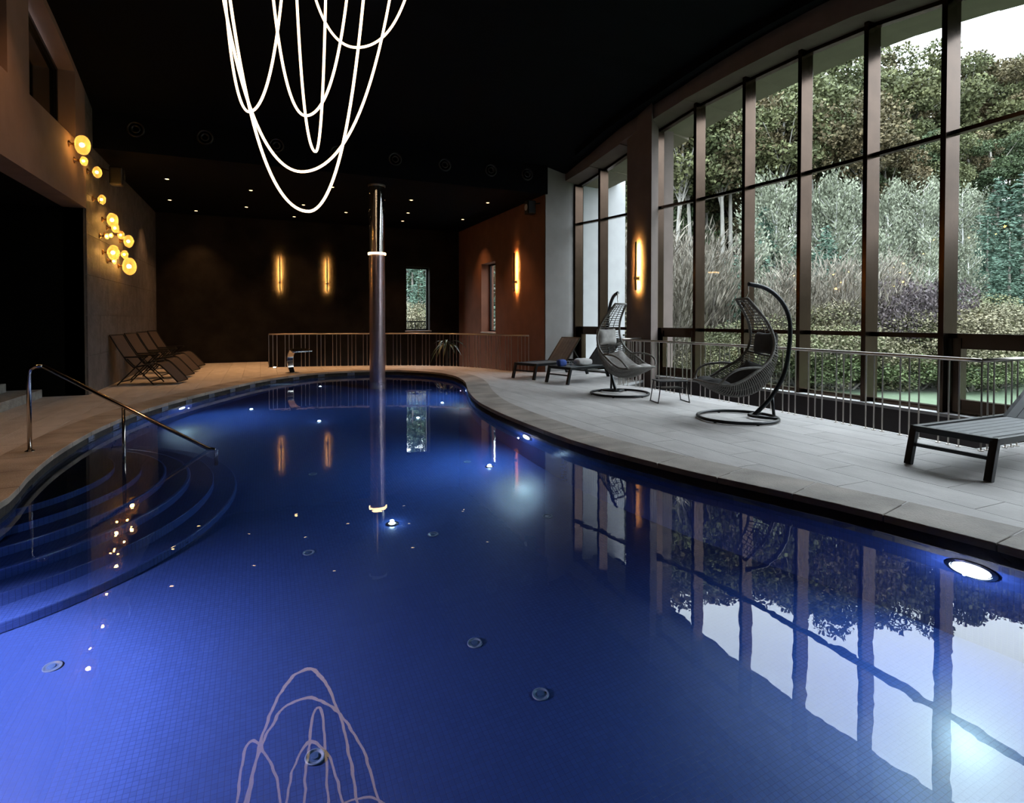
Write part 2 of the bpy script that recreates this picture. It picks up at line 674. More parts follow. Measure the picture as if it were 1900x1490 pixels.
# deck tiles: long porcelain planks laid along the room
TW, TL = 0.40, 1.20
HIDE = offset_loop(POOL, .20)
half = math.atan(960 / 1050.0)
tcount = 0
for ix in range(-9, 24):
    x0 = ix * TW
    off = (0.0, 0.4, 0.8)[ix % 3]
    for iy in range(-1, 17):
        y0 = iy * TL + off
        cell = [(x0 + .003, y0 + .003), (x0 + TW - .003, y0 + .003), (x0 + TW - .003, y0 + TL - .003), (x0 + .003, y0 + TL - .003)]
        cx, cyy = x0 + TW / 2, y0 + TL / 2
        ang = math.atan2(cx, cyy) - A24
        if abs(ang) > math.radians(60) or math.hypot(cx, cyy) < 2.4:
            continue
        dp = clip_convex(DECK, cell)
        if len(dp) < 3 or area(dp) < 0.004:
            continue
        # cut away pool + coping
        pc_ = clip_convex(COPE_OUT, cell)
        if len(pc_) > 2 and area(pc_) > area(cell) - 0.002:
            continue
        pp = clip_convex(HIDE, cell)
        ap = area(pp) if len(pp) > 2 else 0
        mm = M_TILE if random.Random(ix * 31 + iy).random() < .6 else M_TILEB
        if ap < 1e-4:
            MB().prism(dp, -0.03, 0.0).build('tile', mm, floor)
        else:
            # boolean-free: slice the cell into thin strips and keep the outside runs
            n = 12
            pts_l, runs = [], []
            for k in range(n):
                ya, yb = y0 + .003 + (TL - .006) * k / n, y0 + .003 + (TL - .006) * (k + 1) / n
                row = []
                for q in range(8):
                    xa, xb = x0 + .003 + (TW - .006) * q / 8, x0 + .003 + (TW - .006) * (q + 1) / 8
                    c = ((xa + xb) / 2, (ya + yb) / 2)
                    if inside(c, DECK) and not inside(c, HIDE):
                        row.append((xa, xb, ya, yb))
                runs.append(row)
            mb = MB()
            for row in runs:
                if not row:
                    continue
                s = row[0]
                cur = list(s)
                for r_ in row[1:]:
                    if abs(r_[0] - cur[1]) < 1e-6:
                        cur[1] = r_[1]
                    else:
                        mb.box((cur[0], cur[2], -.03), (cur[1], cur[3], -0.0005))
                        cur = list(r_)
                mb.box((cur[0], cur[2], -.03), (cur[1], cur[3], -0.0005))
            if mb.v:
                mb.build('tile', mm, floor)
        tcount += 1
print("tiles", tcount)
# pale edge trim of the deck along the window gap
mb = MB()
for a, b in zip([RAIL_RET] + RAIL, RAIL + [CORNER_RET]):
    mb.bar((*a, -0.022), (*b, -0.022), 0.05, 0.05)
mb.build('edge_trim', M_FASC, floor)

# ---- pool basin
def pool_mesh():
    bot = slab_with_hole(POOL, None, PFLOOR, 0, 'pool_basin', M_POOL)
    plan_uv(bot.data)
    return bot


basin = pool_mesh()
tag(basin, 'deep blue mosaic floor of the curved swimming pool', 'pool', kind='structure')
def pool_wall(name, z0, z1, m, parent):
    me = bpy.data.meshes.new(name)
    vs = [(x, y, z0) for x, y in POOL] + [(x, y, z1) for x, y in POOL]
    fs = [(i, nP + i, nP + (i + 1) % nP, (i + 1) % nP) for i in range(nP)]
    me.from_pydata(vs, [], fs)
    me.materials.append(m)
    uvl = me.uv_layers.new(name='UVMap')
    run = [0.0]
    for i in range(nP):
        run.append(run[-1] + (Vector(POOL[(i + 1) % nP]) - Vector(POOL[i])).length)
    for p in me.polygons:
        i = p.index
        for li, (s, z) in zip(p.loop_indices, ((run[i], z0), (run[i], z1), (run[i + 1], z1), (run[i + 1], z0))):
            uvl.data[li].uv = (s, z)
    o = bpy.data.objects.new(name, me)
    COL.objects.link(o)
    o.parent = parent
    return o


pool_wall('basin_wall', PFLOOR, WATER - .02, M_POOL, basin)
pool_wall('waterline_band', WATER - .02, -0.01, M_BAND, basin)
# pale accent tiles set into the waterline band
acc = resample([(*p, 0) for p in POOL] + [(*POOL[0], 0)], 0.80)[:-1]
for i, p in enumerate(acc):
    X = p.x * CA - p.y * SA
    D = p.x * SA + p.y * CA
    if not (X < -3 and 6.8 < D < 15.6):
        continue
    t = (acc[(i + 1) % len(acc)] - acc[i - 1]).normalized()
    nrm = Vector((-t.y, t.x, 0))
    c = p + nrm * 0.004
    mb = MB().bar((c.x - t.x * .10, c.y - t.y * .10, -.072), (c.x + t.x * .10, c.y + t.y * .10, -.072), 0.012, 0.10)
    o = mb.build('accent_tile', M_ACC, basin)
    plan_uv(o.data)

# steps
SCX, SCY = K(-5.5, 5.2)
for r, z in ((2.66, -1.29), (2.43, -1.09), (2.2, -.89), (1.97, -.69), (1.74, -.49), (1.5, -.29)):
    circ = [(SCX + r * math.cos(2 * PI * k / 96), SCY + r * math.sin(2 * PI * k / 96)) for k in range(96)]
    poly = clip_convex(POOL, circ)
    mb = MB()
    mb.prism(poly, PFLOOR, z)
    o = mb.build('pool_step', M_POOL, basin, bevel=0.03)
    plan_uv(o.data)

# ---- water
def water_mat():
    m = bpy.data.materials.new('pool_water')
    m.use_nodes = True
    nt = m.node_tree
    nt.nodes.clear()
    out = nt.nodes.new('ShaderNodeOutputMaterial')
    rf = nt.nodes.new('ShaderNodeBsdfRefraction')
    rf.inputs['Color'].default_value = (0.80, 0.92, 1.0, 1)
    rf.inputs['Roughness'].default_value = 0.0
    rf.inputs['IOR'].default_value = 1.333
    gl = nt.nodes.new('ShaderNodeBsdfGlossy')
    gl.inputs['Roughness'].default_value = 0.0
    gl.inputs['Color'].default_value = (0.95, 0.97, 1.0, 1)
    fr = nt.nodes.new('ShaderNodeFresnel')
    fr.inputs[0].default_value = 1.333
    mx = nt.nodes.new('ShaderNodeMixShader')
    tc = nt.nodes.new('ShaderNodeTexCoord')
    nz = nt.nodes.new('ShaderNodeTexNoise')
    nz.inputs['Scale'].default_value = 5.0
    nz.inputs['Detail'].default_value = 2.0
    bp = nt.nodes.new('ShaderNodeBump')
    bp.inputs['Strength'].default_value = 0.05
    bp.inputs['Distance'].default_value = 0.01
    nt.links.new(tc.outputs['Object'], nz.inputs['Vector'])
    nt.links.new(nz.outputs['Fac'], bp.inputs['Height'])
    for n in (rf, gl, fr):
        nt.links.new(bp.outputs[0], n.inputs['Normal'])
    nt.links.new(fr.outputs[0], mx.inputs[0])
    nt.links.new(rf.outputs[0], mx.inputs[1])
    nt.links.new(gl.outputs[0], mx.inputs[2])
    nt.links.new(mx.outputs[0], out.inputs['Surface'])
    return m


water = slab_with_hole(POOL, None, WATER, 0, 'pool_water', water_mat())
tag(water, 'still clear water filling the curved blue pool', 'water', kind='stuff')

# ---- lower level seen through the gaps
o = MB().box((-8.5, -3.4, -3.3), (9.6, 21.0, -3.1)).build('floor_lower', M_BLACKW)
tag(o, 'dark lower level floor in the gap behind the railings', 'floor', kind='structure')

# ---- left wall: band over the alcove with high windows, stone-clad end
wl_ = empty('wall_left')
tag(wl_, 'mauve brown plaster wall band with high dark windows over the alcove', 'wall', kind='structure')
WINS = [(9.95, 12.1), (7.15, 9.2), (4.3, 6.4), (1.5, 3.6)]
def top_c(y):
    return ceil_z(0, y) + 0.1
mb = MB()
mb.box((-3.25, -3.2, 3.43), (-2.9, 12.7, 4.52))
edges = [12.7] + [e for w in WINS for e in (w[1], w[0])] + [-3.2]
for k in range(0, len(edges), 2):
    hi_, lo_ = edges[k], edges[k + 1]
    n = max(2, int((hi_ - lo_) / .3))
    for q in range(n):
        a, b = lo_ + (hi_ - lo_) * q / n, lo_ + (hi_ - lo_) * (q + 1) / n
        mb.prism([(-3.25, a), (-2.9, a), (-2.9, b), (-3.25, b)], 4.52, lambda x, y: top_c(y))
for w0, w1 in WINS:
    n = 8
    for q in range(n):
        a, b = w0 + (w1 - w0) * q / n, w0 + (w1 - w0) * (q + 1) / n
        mb.prism([(-3.25, a), (-2.9, a), (-2.9, b), (-3.25, b)], lambda x, y: ceil_z(0, y) - .12, lambda x, y: top_c(y))
mb.build('upper_wall', mat('mauve_plaster', (0.27, 0.18, 0.16), 0.85, var=0.08, vscale=3, bump=0.25, bscale=120), wl_)
for w0, w1 in WINS:
    f = MB()
    f.bar((-3.17, w0 + .03, 4.52), (-3.17, w0 + .03, ceil_z(0, w0) - .1), .06, .06)
    f.bar((-3.17, w1 - .03, 4.52), (-3.17, w1 - .03, ceil_z(0, w1) - .1), .06, .06)
    f.bar((-3.17, w0, 4.55), (-3.17, w1, 4.55), .06, .06)
    f.bar((-3.17, w0, ceil_z(0, w0) - .15), (-3.17, w1, ceil_z(0, w1) - .15), .06, .06)
    fo = f.build('high_window_frame', M_BLK, wl_)
    MB().prism([(-3.2, w0), (-3.19, w0), (-3.19, w1), (-3.2, w1)], 4.53, lambda x, y: ceil_z(0, y) - .12).build('pane', M_DKGLS, fo)

# stone end of the left wall
ws = MB()
ws.box((-3.25, 12.7, -.3), (-2.93, 20.3, 5.75))
stone = ws.build('wall_left_stone', M_STONEJ)
tag(stone, 'dark slate clad wall end carrying the amber globe lamps', 'wall', kind='structure')
rows = [-0.02, 0.72, 1.47, 2.22, 2.97, 3.72, 4.47, 5.22, 5.75]
for r in range(len(rows) - 1):
    ys = [12.7]
    y = 12.7 + (0.9 if r % 2 else 1.55)
    while y < 20.3:
        ys.append(y)
        y += 1.5
    ys.append(20.3)
    for a, b in zip(ys, ys[1:]):
        MB().box((-2.95, a + .003, rows[r] + .003), (-2.9, b - .003, rows[r + 1] - .003)).build('stone_panel', M_STONE, stone)

# alcove
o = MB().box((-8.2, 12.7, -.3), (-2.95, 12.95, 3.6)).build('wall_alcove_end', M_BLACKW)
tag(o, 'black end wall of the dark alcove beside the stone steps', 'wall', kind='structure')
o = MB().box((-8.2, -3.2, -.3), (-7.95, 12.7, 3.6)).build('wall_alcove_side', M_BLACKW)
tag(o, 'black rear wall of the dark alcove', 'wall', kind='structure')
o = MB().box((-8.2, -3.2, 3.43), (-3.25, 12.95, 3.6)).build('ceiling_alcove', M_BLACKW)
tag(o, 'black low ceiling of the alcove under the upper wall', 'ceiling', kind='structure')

# ---- end wall with one tall window
wb = MB()
BW = (4.85, 5.72, .98, 3.30)
wb.box((-3.25, 20.3, -3.1), (BW[0], 20.75, 4.8))
wb.box((BW[1], 20.3, -3.1), (7.2, 20.75, 4.8))
wb.box((BW[0], 20.3, -3.1), (BW[1], 20.75, BW[2]))
wb.box((BW[0], 20.3, BW[3]), (BW[1], 20.75, 4.8))
o = wb.build('wall_back', M_CHAR)
tag(o, 'dark charcoal textured end wall with two glowing lamps', 'wall', kind='structure')


def small_window(name, lo, hi, axis, at, label, proud):
    """framed pane in a wall; axis 'x' = wall runs along x at y=at"""
    w = empty(name)
    tag(w, label, 'window', kind='structure')
    P = (lambda a, z, d: (a, at + d, z)) if axis == 'x' else (lambda a, z, d: (at + d, a, z))
    a0, a1, z0, z1 = lo[0], hi[0], lo[1], hi[1]
    t = .05
    for nm, p, q in (('jamb', P(a0 + t / 2, z0, 0), P(a0 + t / 2, z1, 0)), ('jamb', P(a1 - t / 2, z0, 0), P(a1 - t / 2, z1, 0)),
                     ('head_frame', P(a0, z1 - t / 2, 0), P(a1, z1 - t / 2, 0)), ('bottom_frame', P(a0, z0 + t / 2, 0), P(a1, z0 + t / 2, 0))):
        MB().bar(p, q, .06, .06).build(nm, M_BLK, w)
    MB().bar(P(a0 + t, (z0 + z1) / 2, 0.02), P(a1 - t, (z0 + z1) / 2, 0.02), .012, z1 - z0 - 2 * t).build('pane', M_GLASS, w)
    MB().bar(P(a0 - .05, z0 - .02, -proud), P(a1 + .05, z0 - .02, -proud), .28, .04).build('sill', M_SILL, w)
    return w


small_window('window_1', (BW[0], BW[2]), (BW[1], BW[3]), 'x', 20.62, 'tall narrow window in the charcoal end wall', .24)

# ---- wall painted in its warm lamplit tone, with narrow window
OW = (16.69, 17.94, .97, 3.25)
wo = MB()
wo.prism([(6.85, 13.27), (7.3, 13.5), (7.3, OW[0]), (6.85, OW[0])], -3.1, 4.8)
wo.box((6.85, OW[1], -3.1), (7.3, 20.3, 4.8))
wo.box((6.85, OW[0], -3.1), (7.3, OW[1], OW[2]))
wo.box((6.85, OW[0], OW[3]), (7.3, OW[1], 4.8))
o = wo.build('wall_right_end', M_LAMPLIT)
tag(o, 'brown plaster wall, its lamplit tone painted in, with a single glowing lamp', 'wall', kind='structure')
small_window('window_2', (OW[0], OW[2]), (OW[1], OW[3]), 'y', 7.18, 'slim window in the lamplit brown wall', .2)

# grey wing wall between the lamplit brown wall and the windows
o = MB().prism([(6.86, 13.24), (7.72, 13.5), (8.02, 13.62), (8.3, 13.75), (8.3, 14.1), (7.33, 14.1), (7.33, 13.48), (6.86, 13.26)], -3.1, 5.55).build('wall_wing', M_GREYPL)
tag(o, 'pale grey wing wall beside the two bay window', 'wall', kind='structure')

# ---- window wall: lintel, pillar, low wall, sill
lint = MB()
for i in range(len(GL) - 1):
    q = [goff(i, -.55), goff(i + 1, -.55), goff(i + 1, .12), goff(i, .12)]
    ha, hb = GL[i][2], GL[i + 1][2]
    ya, yb = GL[i][1], GL[i + 1][1]
    hz = lambda x, y, ha=ha, hb=hb, ya=ya, yb=yb: ha + (hb - ha) * max(0, min(1, (y - ya) / (yb - ya)))
    lint.prism(q, hz, lambda x, y: ceil_z(x, y) + .12)
o = lint.build('wall_window', M_TAUPE)
tag(o, 'dark taupe lintel wall arching over the tall windows', 'wall', kind='structure')
low = MB()
sill = MB()
for i in range(len(GL) - 1):
    low.prism([goff(i, -.22), goff(i + 1, -.22), goff(i + 1, .3), goff(i, .3)], -3.1, .03)
    sill.prism([goff(i, -.26), goff(i + 1, -.26), goff(i + 1, .34), goff(i, .34)], .03, .075)
lo_o = low.build('wall_window_base', M_BELOW)
tag(lo_o, 'low dark wall under the tall windows beyond the railing', 'wall', kind='structure')
sill.build('window_sill', M_SILL, lo_o)
o = MB().prism([(8.08, 10.42), (8.08, 11.35), (8.45, 11.62), (8.95, 11.55), (9.1, 10.9), (8.66, 10.87)], -3.1, lambda x, y: ceil_z(x, y) + .05).build('pillar_window', M_TAUPE)
tag(o, 'dark taupe pillar between the windows carrying a glowing lamp', 'pillar', kind='structure')
# solid stretch behind the viewpoint
o = MB().prism([(8.38, .1), (7.9, -3.2), (8.4, -3.2), (8.8, .1)], -3.1, 6.2).build('wall_right_near', M_TAUPE)
tag(o, 'taupe plaster wall past the last tall window', 'wall', kind='structure')
o = MB().box((-8.2, -3.3, -.3), (8.6, -2.95, 6.8)).build('wall_front', M_TAUPE)
tag(o, 'taupe plaster wall at the near end of the pool hall', 'wall', kind='structure')

# ---- tall window frames
def hz_at(i, j, t):
    return GL[i][2] + (GL[j][2] - GL[i][2]) * t


def tall_window(name, idx, label, sashes):
    w = empty(name)
    tag(w, label, 'window', kind='structure')
    MW, MD = 0.075, 0.30
    for i in idx:
        c_in, c_out = goff(i, -.20), goff(i, .10)
        MB().bar((*[(a + b) / 2 for a, b in zip(c_in, c_out)], .07), (*[(a + b) / 2 for a, b in zip(c_in, c_out)], GL[i][2] + .0), MW, MD,
                 up=(GN[i].x, GN[i].y, 0)).build('mullion', M_FRAME, w, bevel=.004)
    for i, j in zip(idx, idx[1:]):
        for z, h in ((1.16, .075), (4.03, .06)):
            MB().bar((*GL[i][:2], z), (*GL[j][:2], z), .10, h).build('transom', M_FRAME, w)
        MB().bar((*GL[i][:2], .105), (*GL[j][:2], .105), .12, .07).build('bottom_frame', M_FRAME, w)
        MB().bar((*GL[i][:2], GL[i][2] - .03), (*GL[j][:2], GL[j][2] - .03), .12, .07).build('head_frame', M_FRAME, w)
        for za, zb in ((.14, 1.13), (1.20, 4.0), (4.06, None)):
            ta = GL[i][2] - .06 if zb is None else zb
            tb = GL[j][2] - .06 if zb is None else zb
            a, b = Vector((*GL[i][:2], 0)), Vector((*GL[j][:2], 0))
            n = Vector((GN[i].x, GN[i].y, 0)) * .004
            vs = []
            for s in (-1, 1):
                vs += [(*(a + n * s)[:2], za), (*(b + n * s)[:2], za), (*(b + n * s)[:2], tb), (*(a + n * s)[:2], ta)]
            MB().add(vs, [(3, 2, 1, 0), (4, 5, 6, 7), (0, 1, 5, 4), (1, 2, 6, 5), (2, 3, 7, 6), (3, 0, 4, 7)]).build('pane', M_GLASS, w)
        if i in sashes:
            a, b = Vector((*GL[i][:2], 0)), Vector((*GL[j][:2], 0))
            d = (b - a).normalized()
            p, q = a + d * .06, b - d * .06
            f = MB()
            f.bar((p.x, p.y, 1.06), (q.x, q.y, 1.06), .11, .15)
            f.bar((p.x, p.y, .2), (q.x, q.y, .2), .11, .15)
            f.bar((p.x + d.x * .07, p.y + d.y * .07, .1), (p.x + d.x * .07, p.y + d.y * .07, 1.13), .14, .11, up=(0, 1, 0))
            f.bar((q.x - d.x * .07, q.y - d.y * .07, .1), (q.x - d.x * .07, q.y - d.y * .07, 1.13), .14, .11, up=(0, 1, 0))
            f.build('sash', M_FRAME, w)
    return w


tall_window('window_3', [0, 1, 2], 'two bay tall window next to the grey wing wall', {0})
tall_window('window_4', [3, 4, 5, 6, 7, 8, 9, 10, 11, 12], 'long row of tall windows with arched head facing the wooded slope', {3, 8, 11})

# ---- ceilings
ce = MB()
n = 28
y0, y1 = -3.3, 13.42
for k in range(n):
    a, b = y0 + (y1 - y0) * k / n, y0 + (y1 - y0) * (k + 1) / n
    ce.prism([(-3.3, a), (9.5, a), (9.5, b), (-3.3, b)], lambda x, y: ceil_z(x, y), lambda x, y: ceil_z(x, y) + .25)
ce.prism([(6.85, 13.42), (9.5, 13.42), (9.5, 14.2), (6.85, 14.2)], lambda x, y: ceil_z(x, 13.42), lambda x, y: ceil_z(x, y) + .4)
ceil = ce.build('ceiling', M_CEIL)
tag(ceil, 'black navy arched ceiling over the pool', 'ceiling', kind='structure')
MB().box((-3.3, 13.3, 4.67), (7.0, 20.7, 4.9)).build('lowered_ceiling', M_CEIL, ceil)
MB().box((-3.0, 13.2, 4.67), (6.9, 13.32, 5.6)).build('bulkhead', M_CEIL, ceil)
# curved soffit fin following the window wall
fin = MB()
for i in range(len(GL) - 1):
    if GL[i][1] > 13:
        continue
    fin.prism([goff(i, -1.05), goff(i + 1, -1.05), goff(i + 1, -.9), goff(i, -.9)], lambda x, y: ceil_z(x, y) - .16, lambda x, y: ceil_z(x, y) + .02)
fin.build('soffit_fin', M_CEIL, ceil)

# ---- outside of the building
eav = MB()
for i in range(len(GL) - 1):
    q = [goff(i, .1), goff(i + 1, .1), goff(i + 1, 1.05), goff(i, 1.05)]
    ha, hb, ya, yb = GL[i][2], GL[i + 1][2], GL[i][1], GL[i + 1][1]
    hz = lambda x, y, ha=ha, hb=hb, ya=ya, yb=yb: ha + (hb - ha) * max(0, min(1, (y - ya) / (yb - ya))) + .02
    eav.prism(q, hz, lambda x, y, hz=hz: hz(x, y) + .3)
o = eav.build('roof_eave', M_SOFF)
tag(o, 'beige roof eave projecting outside above the tall windows', 'roof', kind='structure')
o = MB().prism([(8.3, 13.72), (9.8, 13.85), (9.8, 14.15), (8.3, 14.12)], -1.2, 6.0).build('wall_exterior', M_EXTW)
tag(o, 'white rendered outer wall seen through the two bay window', 'wall', kind='structure')

# ================================================================== LIGHTS OF THE PLACE, AND SOME ADDED ONES
def wall_lamp(loc, rz, label, power):
    """thin black bar in front of a glowing strip; local +x points out of the wall"""
    w = empty('wall_lamp', loc, rz)
    tag(w, label, 'lamp', 'slim glowing wall lamps')
    MB().box((.0, -.03, -.32), (.012, .03, -.22)).build('back_plate', M_BLK, w)
    MB().box((.0815, -.013, -.54), (.0825, .013, .54)).build('light_strip', E_WARM, w)
    bar = MB().box((.083, -.019, -.55), (.10, .019, .57))
    for sy in (-1, 1):
        bar.box((.075, min(sy * .015, sy * .019), -.55), (.083, max(sy * .015, sy * .019), .57))
    bar.build('bar', M_BLK, w)
    MB().tube([(.0, 0, -.27), (.12, 0, -.27)], .035, 14).build('knob', M_BLK, w)
    return w


wall_lamp((0.61, 20.3, 2.88), -PI / 2, 'slim glowing wall lamp on charcoal end wall, farther from the narrow window', 1)
wall_lamp((2.10, 20.3, 2.88), -PI / 2, 'slim glowing wall lamp on charcoal end wall, nearer the steel column', 1)
wall_lamp((6.85, 15.04, 2.75), PI, 'slim glowing wall lamp on the lamplit brown wall', 1)
wall_lamp((8.08, 10.88, 2.62), PI, 'slim glowing wall lamp on the taupe pillar between windows', 1)

# amber globe lamps on the left wall: (y, z, radius, label)
BULBS = [(11.7, 4.33, .13, 'largest topmost amber globe lamp just under the high dark window'),
         (11.99, 4.13, .065, 'small amber globe lamp second from the top, below the big topmost globe'),
         (12.8, 4.13, .085, 'amber globe lamp third from the top, beside the black loudspeaker'),
         (13.15, 3.69, .075, 'lone amber globe lamp in the gap above the clustered globes'),
         (13.83, 3.41, .115, 'large amber globe lamp at the top of the lower cluster'),
         (14.21, 3.30, .08, 'amber globe lamp touching the large one at the cluster top'),
         (13.63, 3.05, .045, 'tiny amber globe lamp at the near edge of the cluster'),
         (14.0, 3.12, .04, 'tiniest amber globe lamp in the middle of the cluster'),
         (14.76, 3.23, .075, 'medium amber globe lamp high on the far side of cluster'),
         (15.37, 3.17, .115, 'large amber globe lamp farthest along the stone wall'),
         (13.84, 2.75, .125, 'large amber globe lamp low at the near side of cluster'),
         (15.07, 2.84, .08, 'medium amber globe lamp low on the far side of cluster'),
         (14.22, 2.61, .045, 'tiny amber globe lamp at the bottom of the cluster'),
         (15.22, 2.59, .16, 'big clear amber globe lamp lowest in the cluster')]
for y, z, r, lab in BULBS:
    r *= 1.25
    g = empty('globe_lamp', (-2.9, y, z))
    tag(g, lab, 'lamp', 'amber globe lamps on the stone wall')
    Mx = vaxis((1, 0, 0))
    MB().lathe([(.055, 0), (.055, .012), (.02, .03), (.02, .055), (.03, .075), (.03, .09)], 14, Mx).build('mount', M_BRASS, g, smooth=True)
    cx = .09 + r * .62
    prof = [(max(.0, r * math.sin(PI * k / 12)), cx - r * .68 * math.cos(PI * k / 12)) for k in range(13)]
    MB().lathe(prof, 20, Mx).build('glass_globe', M_AMBER, g, smooth=True)
    rb = max(.020, r * .22)
    prof = [(rb * math.sin(PI * k / 8), cx - .01 - rb * math.cos(PI * k / 8)) for k in range(9)]
    MB().lathe(prof, 12, Mx).build('bulb', E_BULB, g, smooth=True)

# recessed downlights in the lowered ceiling
DOWN = [(-1.96, 15.39, 'recessed downlight nearest the slate wall, in front of the deck chairs'),
        (-2.24, 18.07, 'recessed downlight close to slate wall above the third deck chair'),
        (-1.74, 19.54, 'recessed downlight in the far corner above the last deck chair'),
        (-.34, 18.29, 'recessed downlight over the deck left of the wall lamps, rear row'),
        (-.19, 15.88, 'recessed downlight over the deck left of the fountain spout, front row'),
        (1.02, 19.39, 'recessed downlight just above the two end wall lamps, nearest that wall'),
        (1.16, 17.28, 'recessed downlight above the fountain spout'),
        (1.66, 14.67, 'recessed downlight closest to the pool between chandelier and column'),
        (2.43, 17.97, 'recessed downlight left of the steel column, over far railing'),
        (3.82, 15.38, 'recessed downlight right of the steel column, nearest the bulkhead'),
        (4.19, 17.28, 'recessed downlight right of the steel column, middle of three in a line'),
        (4.37, 18.78, 'recessed downlight right of the steel column, rearmost of three in a line'),
        (6.10, 17.67, 'recessed downlight beside the slim lamplit brown wall window'),
        (5.87, 14.86, 'recessed downlight near the lamplit brown wall lamp')]
DOWN = [(x, y, 4.67, 140, lab) for x, y, lab in DOWN]
DOWN += [(-2.0, 8.6, ceil_z(0, 8.6), 150, 'added unseen fill downlight in the arched ceiling over the entry handrail'),  # unseen lamps added to warm the left deck
         (-2.3, 6.2, ceil_z(0, 6.2), 150, 'added unseen fill downlight in the arched ceiling over the entry steps'),
         (-2.0, 3.8, ceil_z(0, 3.8), 120, 'added unseen fill downlight in the arched ceiling over the near left deck')]
for x, y, zc, pw, lab in DOWN:
    d = empty('downlight', (x, y, zc))
    tag(d, lab, 'downlight', 'recessed ceiling downlights')
    MB().lathe([(.075, 0), (.075, -.008), (.045, -.008), (.042, 0)], 18).build('trim_ring', M_BLK, d)
    MB().lathe([(.040, -.002), (.040, -.006)], 16).build('lens', E_DOWN, d)
    l = bpy.data.lights.new('downlight_beam', 'SPOT')
    l.energy = pw
    l.color = (1.0, .50, .20)
    l.spot_size = math.radians(84)
    l.spot_blend = .7
    l.shadow_soft_size = .04
    lo = bpy.data.objects.new('downlight_beam', l)
    lo.location = (0, 0, -.02)
    COL.objects.link(lo)
    lo.parent = d

# hanging light ropes
chand = empty('rope_chandelier', (*K(-2.6, 7.5), 6.5))
tag(chand, 'chandelier of glowing white light ropes looped from the dark ceiling over the pool', 'chandelier')
# loops traced in image pixels, converted to metres: offset of both legs at height z0, offset and height of the lowest point, z0, distance
ROPES = [(-3.523, -1.755, -2.493, 2.723, 5.335, 6.98), (-3.630, -1.620, -2.723, 3.299, 5.533, 7.33), (-2.963, -2.449, -2.655, 3.666, 5.741, 7.70),
         (-3.141, -2.279, -2.790, 4.139, 5.724, 7.67), (-4.032, -3.088, -3.620, 4.263, 5.837, 7.87), (-2.751, -1.568, -2.252, 5.243, 5.950, 8.07)]
ch_inv = Matrix.Translation(chand.location).inverted()
for k, (xl, xr, xb, zb, z0, D) in enumerate(ROPES):
    kk, N, ztop = 2.1, 26, 6.56
    smax = math.acosh(1 + (ztop - zb) / (z0 - zb) * (math.cosh(kk) - 1)) / kk
    legs = []
    for side, xe in ((-1, xl), (1, xr)):
        W = abs(xe - xb)
        seg = []
        for i in range(N + 1):
            q = smax * i / N
            z = zb + (z0 - zb) * (math.cosh(kk * q) - 1) / (math.cosh(kk) - 1)
            seg.append((xb + side * W * q, D + .18 * side * q * (1 if k % 2 else -1), z))
        legs.append(seg)
    pts = legs[0][::-1] + legs[1][1:]
    P = [ch_inv @ Vector((*K(X, Dd), z)) for X, Dd, z in pts]
    P = [Vector((p.x, p.y, min(p.z, ceil_z(0, p.y + chand.location.y) - chand.location.z + .01))) for p in P]
    MB().tube(P, .0175, 8).build('light_rope', E_ROPE, chand, smooth=True)
    for e in (P[0], P[-1]):
        zc = ceil_z(0, e.y + chand.location.y) - chand.location.z
        MB().tube([(e.x, e.y, zc + .005), (e.x, e.y, zc - .06)], .03, 12).build('ceiling_mount', M_BLK, chand)

# steel column
cxy = K(-3.31, 13.9)
colm = empty('column', (*cxy, 0))
tag(colm, 'tall round column standing in the pool, mosaic below and mirror steel above', 'column')
R0 = .19
o = MB().lathe([(R0, PFLOOR), (R0, 2.97)], 48).build('mosaic_shaft', M_COLM, colm, smooth=False)
me = o.data
uvl = me.uv_layers.new(name='UVMap')
for p in me.polygons:
    for li in p.loop_indices:
        q = me.vertices[me.loops[li].vertex_index].co
        a = math.atan2(q.y, q.x)
        pc = p.center
        ac = math.atan2(pc.y, pc.x)
        while a - ac > PI:
            a -= 2 * PI
        while a - ac < -PI:
            a += 2 * PI
        uvl.data[li].uv = (a * R0, q.z)
smooth_angle(o)
o = MB().lathe([(R0 + .004, 3.02), (R0 + .004, 4.66)], 48).build('steel_shaft', M_MIRROR, colm)
smooth_angle(o)
MB().lathe([(R0, 2.97), (R0 + .022, 2.972), (R0 + .028, 2.995), (R0 + .022, 3.02), (R0, 3.022)], 48).build('light_ring', E_RING, colm, smooth=True)
MB().lathe([(R0 + .02, 4.63), (R0 + .02, 4.67)], 40).build('ceiling_collar', M_BRSTEEL, colm)

